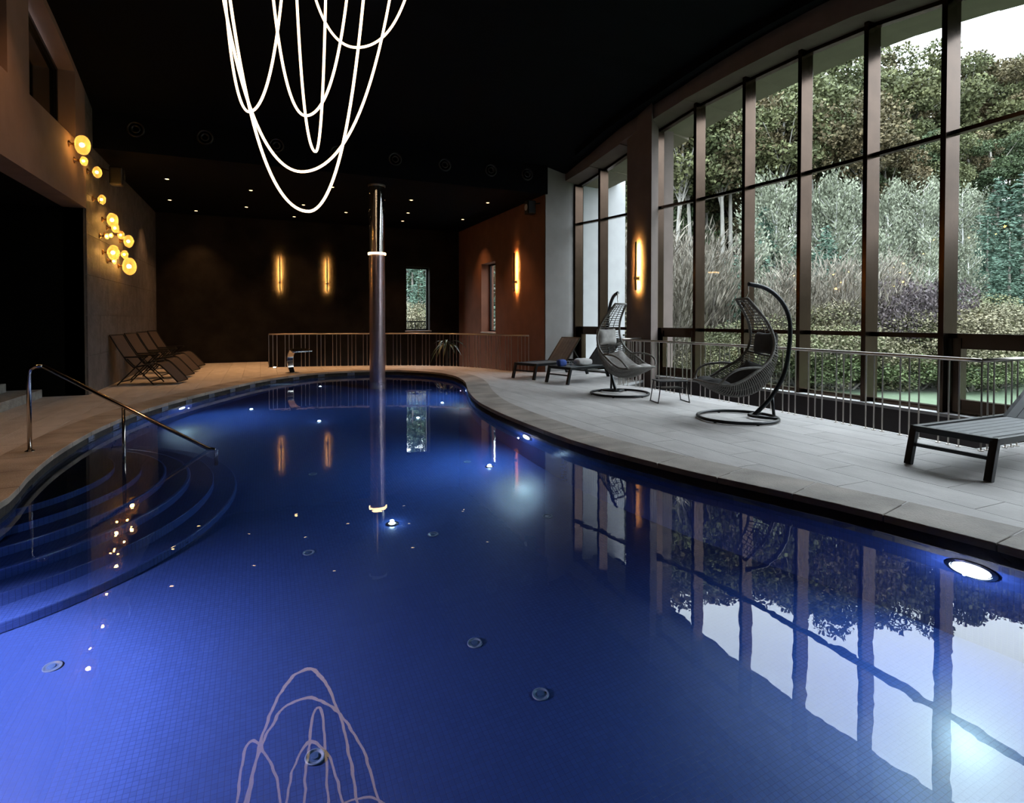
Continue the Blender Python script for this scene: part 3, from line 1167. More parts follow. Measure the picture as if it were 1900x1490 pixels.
# underwater wall lamps
PLAMPS = [((-5.80, 10.02), 'round underwater lamp on the pool wall past the entry steps', 105),
          ((-1.02, 12.45), 'round underwater lamp in the pool bend below the deck loungers', 100),
          ((0.26, 7.5), 'round underwater lamp on the pool wall facing the hanging chairs', 95),
          ((2.98, 3.6), 'round underwater lamp on the pool wall below the nearest lounger', 70),
          ((-3.7, 2.6), 'round underwater lamp on the pool wall near the lowest entry step', 560)]
for (X, D), lab, pw in PLAMPS:
    p = Vector(K(X, D))
    k = min(range(nP), key=lambda q: (Vector(POOL[q]) - p).length)
    a, b = Vector(POOL[k - 1]), Vector(POOL[(k + 1) % nP])
    t = (b - a).normalized()
    nin = Vector((-t.y, t.x, 0))
    pl = empty('pool_lamp', (POOL[k][0], POOL[k][1], WATER - .24))
    tag(pl, lab, 'pool lamp', 'underwater pool lamps')
    Mx = vaxis(nin)
    MB().lathe([(.14, -.01), (.14, .012), (.115, .022), (.11, .01)], 28, Mx).build('rim', M_STEEL, pl)
    MB().lathe([(.108, .008), (.09, .02), (.0, .024)], 28, Mx).build('lens', E_POOL, pl)
    l = bpy.data.lights.new('pool_lamp_beam', 'AREA')
    l.shape = 'DISK'
    l.size = .2
    l.energy = pw
    l.color = (1.0, .78, .95) if 'lowest' in lab else (.55, .84, 1.0)
    l.spread = math.radians(125)
    lo = bpy.data.objects.new('pool_lamp_beam', l)
    lo.location = nin * .035
    tilt = 1.7 if 'lowest' in lab else .75
    lo.rotation_euler = (Vector((nin.x, nin.y, -tilt))).to_track_quat('-Z', 'Y').to_euler()
    COL.objects.link(lo)
    lo.parent = pl
    point_light('pool_lamp_halo', nin * .13, pw * (.10 if 'lowest' in lab else .34), (.80, .80, 1.0), .006, pl)  # added point light standing in for glow scattered by the water

# floor spots and inlets on the pool floor
FSPOT = [((-3.35, 9.8), 1.0, 'glowing spot on the pool floor between the two lamp reflections'),
         ((-1.17, 5.49), 1.3, 'brightest glowing spot on the pool floor in front of the column reflection'),
         ((-5.02, 10.87), .6, 'small glowing spot on the pool floor next to the far left underwater lamp'),
         ((-0.29, 7.23), .8, 'small glowing spot on the pool floor near the bright right wall lamp'),
         ((-4.82, 14.2), .5, 'small glowing spot on the pool floor by the fountain spout'),
         ((-1.69, 10.14), .6, 'small glowing spot on the pool floor below the window reflection'),
         ((-1.45, 11.73), .5, 'small glowing spot on the pool floor by the pool bend')]
for (X, D), s, lab in FSPOT:
    f = empty('pool_floor_spot', (*K(X, D), PFLOOR))
    tag(f, lab, 'pool spot', 'glowing spots on the pool floor')
    MB().lathe([(.055, 0), (.055, .012), (.035, .018), (.03, .012)], 16).build('rim', M_STEEL, f)
    MB().lathe([(.032, .008), (.02, .02), (0, .023)], 14).build('lens', E_FLOOR, f)
    point_light('pool_floor_spot_glow', (0, 0, .07), 2.6 * s, (.6, .85, 1.0), .02, f)
INLET = [((-2.79, 3.4), 'round floor inlet nearest the glowing left pool lamp'), ((-.25, 3.77), 'small round floor inlet in mid pool, right of the rope reflections'),
         ((.17, 3.33), 'pale round floor inlet nearest the window reflections'), ((-1.02, 2.89), 'round floor inlet under the rope light reflections'),
         ((-.74, 5.28), 'round floor inlet right of the brightest floor spot'), ((-1.77, 4.89), 'round floor inlet left of the brightest floor spot'),
         ((.36, 5.68), 'pale round floor inlet beside the grey wall reflection'), ((-.59, 7.43), 'round floor inlet close to the right wall lamp glow'),
         ((-2.43, 6.87), 'round floor inlet below the end wall lamp reflections')]
for (X, D), lab in INLET:
    f = empty('pool_inlet', (*K(X, D), PFLOOR))
    tag(f, lab, 'pool inlet', 'round inlets on the pool floor')
    MB().lathe([(.050, 0), (.050, .008), (.044, .011), (.041, .005)], 24).build('rim', mat('dull_steel', (.05, .075, .13), .4), f, smooth=True)
    MB().lathe([(.041, .004), (.017, .006), (.017, .011), (0, .012)], 20).build('cover', mat('inlet_cover', (.015, .035, .09), .4), f)

# ================================================================== FITTINGS
def railing(name, runs, label, h=.98, pitch=.11, extra_end=True):
    r = empty(name, (runs[0][0][0], runs[0][0][1], 0))
    tag(r, label, 'railing')
    ox, oy = runs[0][0]
    proto = None
    for pts in runs:
        P = [Vector((p[0] - ox, p[1] - oy, 0)) for p in pts]
        MB().tube([(p.x, p.y, h - .02) for p in P], .021, 10).build('handrail', M_BRSTEEL, r, smooth=True)
        S = resample(P, pitch)
        for i, p in enumerate(S):
            if i % 4 == 3 and i != len(S) - 1:
                continue
            if proto is None:
                proto = MB().tube([(0, 0, .0), (0, 0, h - .03)], .0085, 8).lathe([(.026, 0), (.026, .008), (.012, .012)], 12)
                o = proto.build('post', M_BRSTEEL, r)
                pm = o.data
            else:
                o = bpy.data.objects.new('post', pm)
                COL.objects.link(o)
                o.parent = r
            o.location = p
    return r


railc = [tuple(p[:2]) for p in catmull([(*p, 0) for p in RAIL], 4)]
railc[-1] = (RAIL[-1][0], RAIL[-1][1] - .06)
in_ = lambda p, d: (p[0] - d, p[1])
railing('railing', [[in_(p, .05) for p in railc], [(RAIL[-1][0] - .05, RAIL[-1][1] - .06), (8.7, RAIL[-1][1] - .11)], [(RAIL_RET[0] - .03, RAIL_RET[1] + .05), (RAIL[0][0] - .05, RAIL[0][1] + .04)]],
        'steel railing along the window side deck behind the hanging chairs')
frc = [tuple(p[:2]) for p in catmull([(*p, 0) for p in FRAIL], 4)]
frc = [(p[0] * 1.0, p[1] - .05) for p in frc]
railing('railing', [frc], 'curved steel railing at the far end of the pool behind the column')

# stainless entry handrail at the steps
a = K(-5.09, 5.95)
hr = empty('pool_handrail', (*a, 0))
tag(hr, 'polished steel handrail sloping down into the pool over the entry steps', 'handrail')
def rel(X, D, z):
    p = K(X, D)
    return Vector((p[0] - a[0], p[1] - a[1], z))
top = [rel(-5.09, 5.95, .0), rel(-5.09, 5.95, .82), rel(-5.08, 5.955, .87), rel(-5.04, 5.97, .90), rel(-4.98, 5.995, .90)]
slope_end = rel(-3.56, 6.60, WATER + .015)
endp = [slope_end, rel(-3.50, 6.62, WATER - .0), rel(-3.48, 6.63, WATER - .05), rel(-3.48, 6.63, -.9)]
MB().tube(top[:1] + top[1:] , .021, 12).build('entry_post', M_STEEL, hr, smooth=True)
MB().tube([top[-1], slope_end] + endp[1:3], .021, 12).build('grab_rail', M_STEEL, hr, smooth=True)
MB().tube([endp[2], endp[3]], .021, 12).build('end_post', M_STEEL, hr, smooth=True)
tt = (4.98 - 4.32) / (4.98 - 3.56)
mid = top[-1].lerp(slope_end, tt)
MB().tube([(mid.x, mid.y, mid.z - .015), (mid.x, mid.y, -.5)], .018, 12).build('middle_post', M_STEEL, hr, smooth=True)
MB().lathe([(.045, 0), (.045, .01), (.025, .02)], 20).build('flange', M_STEEL, hr)

# fountain spout
fo = empty('fountain_spout', (*K(-5.66, 14.62), 0), math.radians(-62))
tag(fo, 'curved steel fountain spout on the deck at the far pool edge', 'fountain')
prof = [(-.05, 0, .07), (-.13, .15, .075), (-.16, .32, .08), (-.12, .48, .085), (0.0, .60, .10), (.14, .63, .16), (.30, .61, .24), (.44, .57, .27)]
pc = catmull([(x, 0, z) for x, z, w in prof], 5)
wc = catmull([(w, 0, 0) for x, z, w in prof], 5)
mb = MB()
N = len(pc)
vs, fs = [], []
for i in range(N):
    t = (pc[min(N - 1, i + 1)] - pc[max(0, i - 1)]).normalized()
    nn = Vector((-t.z, 0, t.x))
    w = wc[i].x
    th = .035
    for sy, sn in ((-1, -1), (1, -1), (1, 1), (-1, 1)):
        q = pc[i] + nn * sn * th / 2
        vs.append((q.x, sy * w, q.z))
for i in range(N - 1):
    for k in range(4):
        k2 = (k + 1) % 4
        fs.append((i * 4 + k, i * 4 + k2, i * 4 + 4 + k2, i * 4 + 4 + k))
fs += [(3, 2, 1, 0), tuple((N - 1) * 4 + k for k in range(4))]
mb.add(vs, fs)
o = mb.build('spout', M_MIRROR, fo)
smooth_angle(o)
MB().box((-.16, -.13, 0), (.10, .13, .02)).build('base_plate', M_STEEL, fo, bevel=.004)

# small floor light by the far railing
fl = empty('floor_uplight', (*K(-6.72, 16.0), 0))
tag(fl, 'small glowing floor light beside the far railing end', 'floor light')
MB().lathe([(.06, 0), (.06, .02), (.045, .03)], 16).build('housing', M_STEEL, fl)
MB().lathe([(.042, .028), (.03, .045), (0, .05)], 14).build('lens', emis('uplight_led', (1, .75, .45), 30), fl)

# stone steps in the alcove
st = empty('stone_steps', (-3.7, 12.6, 0))
tag(st, 'pale rough stone steps in the dark alcove behind the pool handrail', 'steps')
for k in range(2):
    MB().box((-3.5, -2.6, .148 * k), (-.42 * k + .15, -.02 - .25 * k, .148 * (k + 1))).build('step', M_STEPST, st, bevel=.008)

# loudspeakers
def speaker(loc, rz, label, face):
    s = empty('loudspeaker', loc, rz)
    tag(s, label, 'loudspeaker')
    MB().box((-.12, -.12, -.18), (.12, .12, .18)).build('cabinet', M_BLK, s, bevel=.03)
    MB().lathe([(.085, .12), (.085, .128), (.0, .132)], 20, vaxis((1, 0, 0))).build('cone', face, s)
    MB().bar((-.12, 0, .1), (-.30, 0, .14), .03, .03).build('bracket', M_BLK, s)
speaker((-2.62, 13.75, 4.28), 0, 'black loudspeaker high on the slate wall beside the globe lamps', M_BLK)
speaker((6.56, 13.55, 4.35), PI, 'black loudspeaker high at the corner of the lamplit brown wall', mat('pale_cone', (.5, .5, .5), .5))

# air nozzles on the bulkhead
for k, x in enumerate((-2.2, -1.0, .35, 1.6, 2.9, 4.1, 5.3, 6.3)):
    nz = empty('air_nozzle', (x, 13.2, 5.12))
    tag(nz, ['round black air nozzle on the bulkhead nearest the slate wall', 'second round black air nozzle from the slate wall', 'third round black air nozzle from the slate wall',
             'fourth round black air nozzle from the slate wall', 'fifth round black air nozzle from the slate wall', 'sixth round black air nozzle from the slate wall',
             'seventh round black air nozzle from the slate wall', 'round black air nozzle on the bulkhead nearest the lamplit brown wall'][k], 'air nozzle', 'air nozzles on the bulkhead')
    Mx = vaxis((0, -1, 0))
    MB().lathe([(.16, 0), (.16, .015), (.125, .03), (.115, .0)], 24, Mx).build('outer_ring', M_BLK, nz, smooth=True)
    MB().lathe([(.08, 0), (.085, .03), (.06, .035), (.05, .0)], 20, Mx).build('inner_ring', M_BLK, nz, smooth=True)

# ================================================================== FURNITURE
def lounger(loc, rz, label, back_deg=46, L=1.95, pv=1.17):
    W, Z = .66, .34
    w = empty('sun_lounger', loc, rz)
    tag(w, label, 'sun lounger', 'anthracite sun loungers')
    for s in (-1, 1):
        MB().bar((0.03, s * W / 2, Z), (L, s * W / 2, Z), .05, .06).build('side_rail', M_ANTH, w, bevel=.006)
    MB().bar((.03, -W / 2, Z), (.03, W / 2, Z), .05, .06).build('end_rail', M_ANTH, w, bevel=.006)
    MB().bar((L - .02, -W / 2, Z), (L - .02, W / 2, Z), .04, .05).build('end_rail', M_ANTH, w)
    MB().bar((-.0, -W / 2 + .02, .19), (-.0, W / 2 - .02, .19), .03, .03).build('cross_bar', M_ANTH, w)
    for s in (-1, 1):
        MB().bar((-.06, s * W / 2, 0), (.04, s * W / 2, Z + .025), .06, .055, up=(1, 0, 0)).build('leg', M_ANTH, w, bevel=.004)
        MB().bar((L + .03, s * W / 2, 0), (L - .14, s * W / 2, Z), .06, .055, up=(1, 0, 0)).build('leg', M_ANTH, w, bevel=.004)
    n = 6
    for k in range(n):
        y = -W / 2 + .06 + (W - .12) * (k + .5) / n
        MB().bar((.06, y, Z + .012), (pv - .01, y, Z + .012), (W - .12) / n - .008, .014).build('bed_slat', M_SLAT, w)
    bk = empty('backrest', (pv, 0, Z + .01))
    bk.parent = w
    bk.rotation_euler = (0, -math.radians(back_deg), 0)
    for s in (-1, 1):
        MB().bar((0, s * (W / 2 - .045), 0), (.80, s * (W / 2 - .045), 0), .035, .03).build('back_rail', M_ANTH, bk)
    MB().bar((.79, -W / 2 + .03, 0), (.79, W / 2 - .03, 0), .035, .03).build('back_rail', M_ANTH, bk)
    for k in range(n):
        y = -W / 2 + .06 + (W - .12) * (k + .5) / n
        MB().bar((.0, y, .008), (.78, y, .008), (W - .12) / n - .006, .014).build('back_slat', M_SLAT, bk)
    ca, sa = math.cos(math.radians(back_deg)), math.sin(math.radians(back_deg))
    for s in (-1, 1):
        MB().bar((pv + .45 * ca, s * .25, Z + .45 * sa), (pv + .62 * (L - pv) / .78, s * .25, Z), .02, .02).build('back_strut', M_ANTH, w)
    return w


lounger((*K(4.02, 5.17), 0), 0.0, 'anthracite sun lounger nearest the viewer by the railing corner', 32, 2.2, 1.5)
lounger((*K(.30, 13.2), 0), math.radians(21.7), 'anthracite sun lounger nearest the lamplit brown wall, empty')
lo2 = lounger((*K(1.015, 12.28), 0), math.radians(14.8), 'anthracite sun lounger holding a blue bundle and white towel')


def rounded_blob(name, m, parent, sx, sy, sz, p=2.6, seed=1, amp=.04, n=20):
    mb = MB()
    vs = []
    for i in range(n + 1):
        th = PI * i / n
        for k in range(2 * n):
            ph = PI * k / n
            c = lambda a: math.copysign(abs(math.cos(a)) ** (2 / p), math.cos(a))
            s = lambda a: math.copysign(abs(math.sin(a)) ** (2 / p), math.sin(a))
            v = Vector((s(th) * c(ph) * sx, s(th) * s(ph) * sy, c(th) * sz))
            d = mnoise.noise(v * 9 + Vector((seed, 0, 0))) * amp
            vs.append(v * (1 + d))
    fs = []
    for i in range(n):
        for k in range(2 * n):
            k2 = (k + 1) % (2 * n)
            fs.append((i * 2 * n + k, (i + 1) * 2 * n + k, (i + 1) * 2 * n + k2, i * 2 * n + k2))
    mb.add(vs, fs)
    return mb.build(name, m, parent, smooth=True)


def on_lounger(x, y, z):
    r = math.radians(14.8)
    b = lo2.location
    return (b.x + x * math.cos(r) - y * math.sin(r), b.y + x * math.sin(r) + y * math.cos(r), z)


ZT = .34 + .019
o = rounded_blob('folded_blue_cloth', M_BLUE, None, .10, .085, .075, 3.5, 3, .10)
o.location = on_lounger(.22, .14, ZT + .073)
tag(o, 'blue folded cloth bundle lying on the lounger', 'cloth')
o = rounded_blob('white_towel', M_TOWEL, None, .21, .13, .085, 2.8, 7, .14)
o.location = on_lounger(.70, -.05, ZT + .083)
o.rotation_euler = (0, 0, .2)
tag(o, 'crumpled white towel heaped on the lounger', 'towel')
for k, (x, y, lab) in enumerate(((.36, .0, 'clear drinking glass beside the blue bundle'), (.44, -.06, 'clear drinking glass beside the white towel'))):
    o = MB().lathe([(.026, 0), (.034, .09), (.031, .09), (.024, .006)], 18).build('drinking_glass', M_CLEAR, None, smooth=True)
    o.location = on_lounger(x, y, ZT)
    tag(o, lab, 'glass', 'glasses on the lounger')

# side table
tb = empty('side_table', (*K(2.67, 9.56), 0), math.radians(-24 + 8))
tag(tb, 'small black metal side table between the two hanging chairs', 'table')
MB().box((-.25, -.17, .352), (.25, .17, .37)).build('table_top', M_ANTH, tb, bevel=.004)
MB().box((-.20, -.15, .235), (.20, .15, .245)).build('shelf', M_ANTH, tb)
for s in (-1, 1):
    MB().tube(catmull([(s * .22, -.16, .355), (s * .27, -.17, .03), (s * .275, -.15, .01), (s * .275, .15, .01), (s * .27, .17, .03), (s * .22, .16, .355)], 5), .009, 8).build('leg', M_BLK, tb, smooth=True)


# hanging chairs
PC = [(-.13, 1.67), (-.27, 1.52), (-.42, 1.32), (-.52, 1.10), (-.55, .90), (-.51, .70), (-.42, .52), (-.27, .38), (-.05, .31), (.18, .33), (.38, .41), (.52, .49), (.58, .54)]
PE = [(-.06, 1.68, .15), (-.20, 1.50, .20), (-.31, 1.32, .25), (-.36, 1.12, .30), (-.33, .96, .33), (-.24, .83, .36), (-.12, .74, .39), (.02, .66, .41), (.15, .58, .41), (.28, .53, .40), (.40, .52, .36), (.50, .53, .28), (.57, .545, .15)]
CC = catmull([(x, 0, z) for x, z in PC], 6)
CE = catmull([(x, w, z) for x, z, w in PE], 6)


def shell(i, a):
    """point of the basket at profile index i, across a in [-1,1]"""
    c, e = CC[i], CE[i]
    k = a * a
    return Vector((c.x * (1 - k) + e.x * k, e.y * a, c.z * (1 - k) + e.z * k))


def shell_t(t, a):
    t = max(0, min(len(CC) - 1.001, t))
    i = int(t)
    return shell(i, a).lerp(shell(i + 1, a), t - i)


def swivel_matrix(a):
    pv = Vector((-.13, 0, 0))
    return Matrix.Translation(pv) @ Matrix.Rotation(a, 4, 'Z') @ Matrix.Translation(-pv)


def swing_chair(loc, rz, label, swivel=0.0):
    w = empty('hanging_chair', loc, rz)
    tag(w, label, 'hanging chair', 'wicker hanging chairs')
    ring = [(.53 * math.cos(2 * PI * k / 48), .53 * math.sin(2 * PI * k / 48), .028) for k in range(48)]
    MB().tube(ring, .022, 10, closed=True).build('base_ring', M_ANTH, w, smooth=True)
    arc = catmull([(-.50, -.20, .03), (-.36, -.19, .035), (-.22, -.08, .04), (-.20, .0, .04), (-.22, .08, .04), (-.36, .19, .035), (-.50, .20, .03)], 6)
    MB().tube(arc, .020, 8).build('base_brace', M_ANTH, w, smooth=True)
    for k in range(6):
        q = 2 * PI * (k + .5) / 6
        MB().lathe([(.02, 0), (.02, .012)], 10, Matrix.Translation((.53 * math.cos(q), .53 * math.sin(q), 0))).build('foot', M_BLK, w)
    pole = catmull([(-.25, 0, .045), (-.51, 0, .30), (-.70, 0, .63), (-.775, 0, 1.02), (-.78, 0, 1.34), (-.71, 0, 1.56), (-.57, 0, 1.73), (-.39, 0, 1.84), (-.15, 0, 1.89)], 7)
    MB().tube(pole, .030, 12).build('pole', M_ANTH, w, smooth=True)
    MB().tube([(-.52, 0, .31), (-.55, 0, .03)], .022, 10).build('strut', M_ANTH, w, smooth=True)
    MB().tube([(-.15, 0, 1.90), (-.15, 0, 1.84), (-.155, 0, 1.77), (-.12, 0, 1.70), (-.11, 0, 1.66)], .008, 6).build('hook_chain', M_STEEL, w, smooth=True)
    # rim
    n = len(CE)
    left = [Vector((p.x, p.y, p.z)) for p in CE]
    right = [Vector((p.x, -p.y, p.z)) for p in CE]
    MB().tube(left + right[::-1], .020, 8, closed=True).build('rim', M_WICK, w, smooth=True)
    for s in (-1, 1):
        MB().tube(catmull([(-.14, s * .385, .745), (.02, s * .43, .755), (.22, s * .455, .735), (.36, s * .45, .67), (.43, s * .40, .57), (.44, s * .345, .525)], 6), .017, 8).build('armrest', M_WICK, w, smooth=True)
    MB().tube([shell_t(25, a) for a in (-1, -.75, -.5, -.25, 0, .25, .5, .75, 1)], .016, 8).build('back_bar', M_WICK, w, smooth=True)
    wv = MB()
    t = 1.5
    while t < len(CC) - 1.5:
        wv.tube([shell_t(t, -1 + 2 * k / 12) for k in range(13)], .0075, 4, cap=False)
        t += 1.3 if t < 28 else 1.05
    for a in (-.66, -.33, 0, .33, .66):
        wv.tube([shell(i, a) for i in range(1, 30, 2)], .0085, 4, cap=False)
    for a in (-.72, -.36, 0, .36, .72):
        wv.tube([shell(i, a) for i in range(30, len(CC), 2)], .0065, 4, cap=False)
    for s in (-1, 1):
        wv.tube([shell_t(30 + k * 2.2, s * .93) + Vector((0, 0, .02)) for k in range(18)], .006, 4, cap=False)
    o = wv.build('weave', M_WICK, w)
    o['kind'] = 'stuff'
    # the basket swivels on its hook
    Ms = swivel_matrix(swivel)
    for ch in w.children:
        if ch.name.split('.')[0] in ('rim', 'armrest', 'back_bar', 'weave'):
            ch.matrix_local = Ms
    return w


def chair_cushions(ch, tone, where, swivel=0.0):
    """loose seat cushion and head pillow; placed in the chair's own frame"""
    Mc = Matrix.Translation(ch.location) @ Matrix.Rotation(ch.rotation_euler.z, 4, 'Z') @ swivel_matrix(swivel)
    nt_, na = 26, 16
    vs = []
    foc = Vector((.12, 0, 1.15))
    for lay in (0, 1):
        for i in range(nt_ + 1):
            for k in range(na + 1):
                t = 30 + (len(CC) - 4 - 30) * i / nt_
                a = -.84 + 1.68 * k / na
                p = shell_t(t, a)
                d = (foc - p).normalized()
                ed = min(1, 6 * min(i / nt_, 1 - i / nt_, k / na, 1 - k / na))
                ed = math.sqrt(max(0, ed))
                tuft = abs(math.sin(PI * 2.0 * i / nt_)) ** .5 * abs(math.sin(PI * 2.0 * k / na)) ** .5
                h = .018 if lay == 0 else .03 + ed * (.055 + .075 * tuft + .02 * mnoise.noise(p * 7))
                q = p + d * h
                vs.append(Mc @ q)
    m1 = na + 1
    S = (nt_ + 1) * m1
    fs = []
    for i in range(nt_):
        for k in range(na):
            a = i * m1 + k
            fs.append((a, a + 1, a + m1 + 1, a + m1))
            fs.append((S + a, S + a + m1, S + a + m1 + 1, S + a + 1))
    for k in range(na):
        fs.append((k, S + k, S + k + 1, k + 1))
        b = nt_ * m1 + k
        fs.append((b, b + 1, S + b + 1, S + b))
    for i in range(nt_):
        a = i * m1
        fs.append((a, a + m1, S + a + m1, S + a))
        b = a + na
        fs.append((b, S + b, S + b + m1, b + m1))
    o = MB().add(vs, fs).build('seat_cushion', tone, None, smooth=True)
    tag(o, 'tufted grey seat cushion lying in the ' + where, 'cushion', 'hanging chair seat cushions')
    # pillow
    mb = MB()
    n = 14
    vs = []
    for sgn in (-1, 1):
        for i in range(n + 1):
            for k in range(n + 1):
                x, y = -1 + 2 * i / n, -1 + 2 * k / n
                e = max(0, (1 - x ** 4) * (1 - y ** 4)) ** .5
                pin = 1 - .10 * (x * x * (1 - abs(y)) + y * y * (1 - abs(x)))
                h = sgn * .085 * e * (1 + .12 * mnoise.noise(Vector((x * 2, y * 2, sgn * 3))))
                vs.append(Vector((h, x * .25 * pin, y * .155 * pin)))
    S2 = (n + 1) ** 2
    fs = []
    for i in range(n):
        for k in range(n):
            a = i * (n + 1) + k
            fs.append((a, a + 1, a + n + 2, a + n + 1))
            fs.append((S2 + a, S2 + a + n + 1, S2 + a + n + 2, S2 + a + 1))
    Mp = Mc @ Matrix.Translation((-.415, 0, 1.06)) @ Matrix.Rotation(math.radians(-6), 4, 'Y')
    mb.add([Mp @ v for v in vs], fs)
    bm = bmesh.new()
    o = mb.build('head_pillow', tone, None, smooth=True)
    bm.from_mesh(o.data)
    bmesh.ops.remove_doubles(bm, verts=bm.verts, dist=.0005)
    bm.to_mesh(o.data)
    bm.free()
    tag(o, 'puffy grey head pillow tied to the back of the ' + where, 'pillow', 'hanging chair head pillows')


def face(X, D):
    d = K(X, D)
    return math.atan2(d[1], d[0])


c1 = swing_chair((*K(3.16, 7.92), 0), face(-1, -.12), 'grey wicker hanging chair seen from its side, nearer the viewer')
c2 = swing_chair((*K(2.0, 10.48), 0), face(.12, -.99), 'grey wicker hanging chair facing the viewer, beside the far loungers', math.radians(30))
chair_cushions(c1, M_CUSH_SHADE, 'nearer side-on hanging chair')
chair_cushions(c2, M_CUSH_LIT, 'farther hanging chair', math.radians(30))


# folding deck chairs along the slate wall
def deck_chair(loc, rz, label):
    w = empty('deck_chair', loc, rz)
    tag(w, label, 'deck chair', 'brown folding deck chairs')
    W = .58
    back = catmull([(.0, 0, 1.06), (.16, 0, .80), (.36, 0, .52), (.50, 0, .38)], 5)
    seat = [Vector((.50, 0, .38)), Vector((.95, 0, .46))]
    leg = catmull([(.95, 0, .46), (1.08, 0, .42), (1.30, 0, .22), (1.46, 0, .06)], 5)

    def sling(pts, name):
        vs, fs = [], []
        for p in pts:
            for y, dz in ((-W / 2 + .03, .006), (W / 2 - .03, .006), (W / 2 - .03, -.006), (-W / 2 + .03, -.006)):
                vs.append((p.x, y, p.z + dz))
        for i in range(len(pts) - 1):
            for k in range(4):
                fs.append((i * 4 + k, i * 4 + (k + 1) % 4, i * 4 + 4 + (k + 1) % 4, i * 4 + 4 + k))
        fs += [(3, 2, 1, 0), tuple(4 * (len(pts) - 1) + k for k in range(4))]
        MB().add(vs, fs).build(name, M_SLING, w)
    sling(back, 'back_sling')
    sling(seat, 'seat_sling')
    sling(leg, 'leg_sling')
    for s in (-1, 1):
        y = s * W / 2
        MB().tube([(p.x, y, p.z) for p in back], .016, 8).build('back_rail', M_BLK, w, smooth=True)
        MB().tube([(p.x, y, p.z) for p in seat], .016, 8).build('seat_rail', M_BLK, w, smooth=True)
        MB().tube([(p.x, y, p.z) for p in leg], .016, 8).build('leg_rail', M_BLK, w, smooth=True)
        MB().tube([(.15, y * 1.03, .015), (.78, y * 1.03, .60)], .014, 8).build('leg', M_BLK, w)
        MB().tube([(.92, y * .94, .015), (.36, y * .94, .56)], .014, 8).build('leg', M_BLK, w)
        MB().tube([(.30, y * 1.05, .60), (.82, y * 1.05, .61)], .018, 8).build('armrest', M_BLK, w)
    for x, z in ((.0, 1.06), (.22, .08), (.86, .08), (.95, .46), (1.46, .06)):
        MB().tube([(x, -W / 2, z), (x, W / 2, z)], .013, 8).build('cross_bar', M_BLK, w)
    return w


for y, lab in ((14.35, 'brown folding deck chair nearest the viewer along the slate wall'), (15.75, 'second brown folding deck chair along the slate wall'),
               (17.2, 'third brown folding deck chair along the slate wall'), (18.7, 'brown folding deck chair farthest away, in the dark corner')):
    dc = deck_chair((-2.80, y + .12, 0), math.radians(-13), lab)
    dc.scale = (.88, 1, 1)

# plant behind the far railing
pt = empty('potted_palm', (*K(-2.1, 18.3), -3.1))
tag(pt, 'dark leafy palm behind the far railing below the narrow window', 'plant')
MB().lathe([(.20, 0), (.27, .5), (.24, .5), (.22, .44)], 20).build('planter', M_POT, pt)
MB().tube([(0, 0, .4), (.03, .02, 1.8), (0, .05, 3.75)], .04, 8).build('stem', mat('palm_stem', (.06, .045, .03), .8), pt)
rg = random.Random(4)
for k in range(26):
    a = rg.uniform(0, 2 * PI)
    L = rg.uniform(.4, .68)
    lift = rg.uniform(.05, .62)
    pts = []
    for i in range(6):
        t = i / 5
        r = L * t
        z = 3.72 + lift * L * t * 1.4 - .95 * L * t * t * (1.2 - .5 * lift)
        pts.append((Vector((r * math.cos(a), .05 + r * math.sin(a), z)), .045 * math.sin(PI * min(.97, .12 + t * .86))))
    vs, fs = [], []
    sd = Vector((-math.sin(a), math.cos(a), 0))
    for p, wd in pts:
        vs += [p - sd * wd, p + Vector((0, 0, -.012)), p + sd * wd]
    for i in range(5):
        for q in range(2):
            fs.append((i * 3 + q, i * 3 + q + 1, i * 3 + q + 4, i * 3 + q + 3))
    MB().add(vs, fs).build('leaf', M_LEAF, pt)

# ================================================================== OUTSIDE
def terr(x, y):
    d = max(x - 9, y - 21)
    t = max(0, d - 9)
    return -.75 + .27 * t * t / (t + 4)


def grid_mesh(name, xs, ys, fz, m):
    vs = [(x, y, fz(x, y)) for x in xs for y in ys]
    n = len(ys)
    fs = [(i * n + j, (i + 1) * n + j, (i + 1) * n + j + 1, i * n + j + 1) for i in range(len(xs) - 1) for j in range(n - 1)]
    return MB().add(vs, fs).build(name, m, None, smooth=True)


M_LAWN = mat('lawn', (.060, .092, .050), .95, col2=(.042, .068, .036), vscale=.7, bump=.6, bscale=25)
M_UNDER = mat('undergrowth', (.045, .042, .026), .95, col2=(.03, .038, .022), vscale=.5, bump=.8, bscale=6)
xs = [9.3 + 1.0 * k for k in range(13)]
ys = [-14 + 1.6 * k for k in range(32)]
o = grid_mesh('lawn', xs, ys, terr, M_LAWN)
tag(o, 'flat green lawn outside the tall windows', 'lawn', kind='structure')
o = grid_mesh('hillside', [21.2 + 3 * k for k in range(20)], [-30 + 4 * k for k in range(26)], terr, M_UNDER)
tag(o, 'wooded hillside rising beyond the lawn', 'hillside', kind='structure')
o = grid_mesh('hillside_end', [-30 + 4 * k for k in range(14)], [21.0 + 3 * k for k in range(18)], lambda x, y: terr(x, y), M_UNDER)
tag(o, 'shrubby ground behind the end wall of the pool hall', 'hillside', kind='structure')

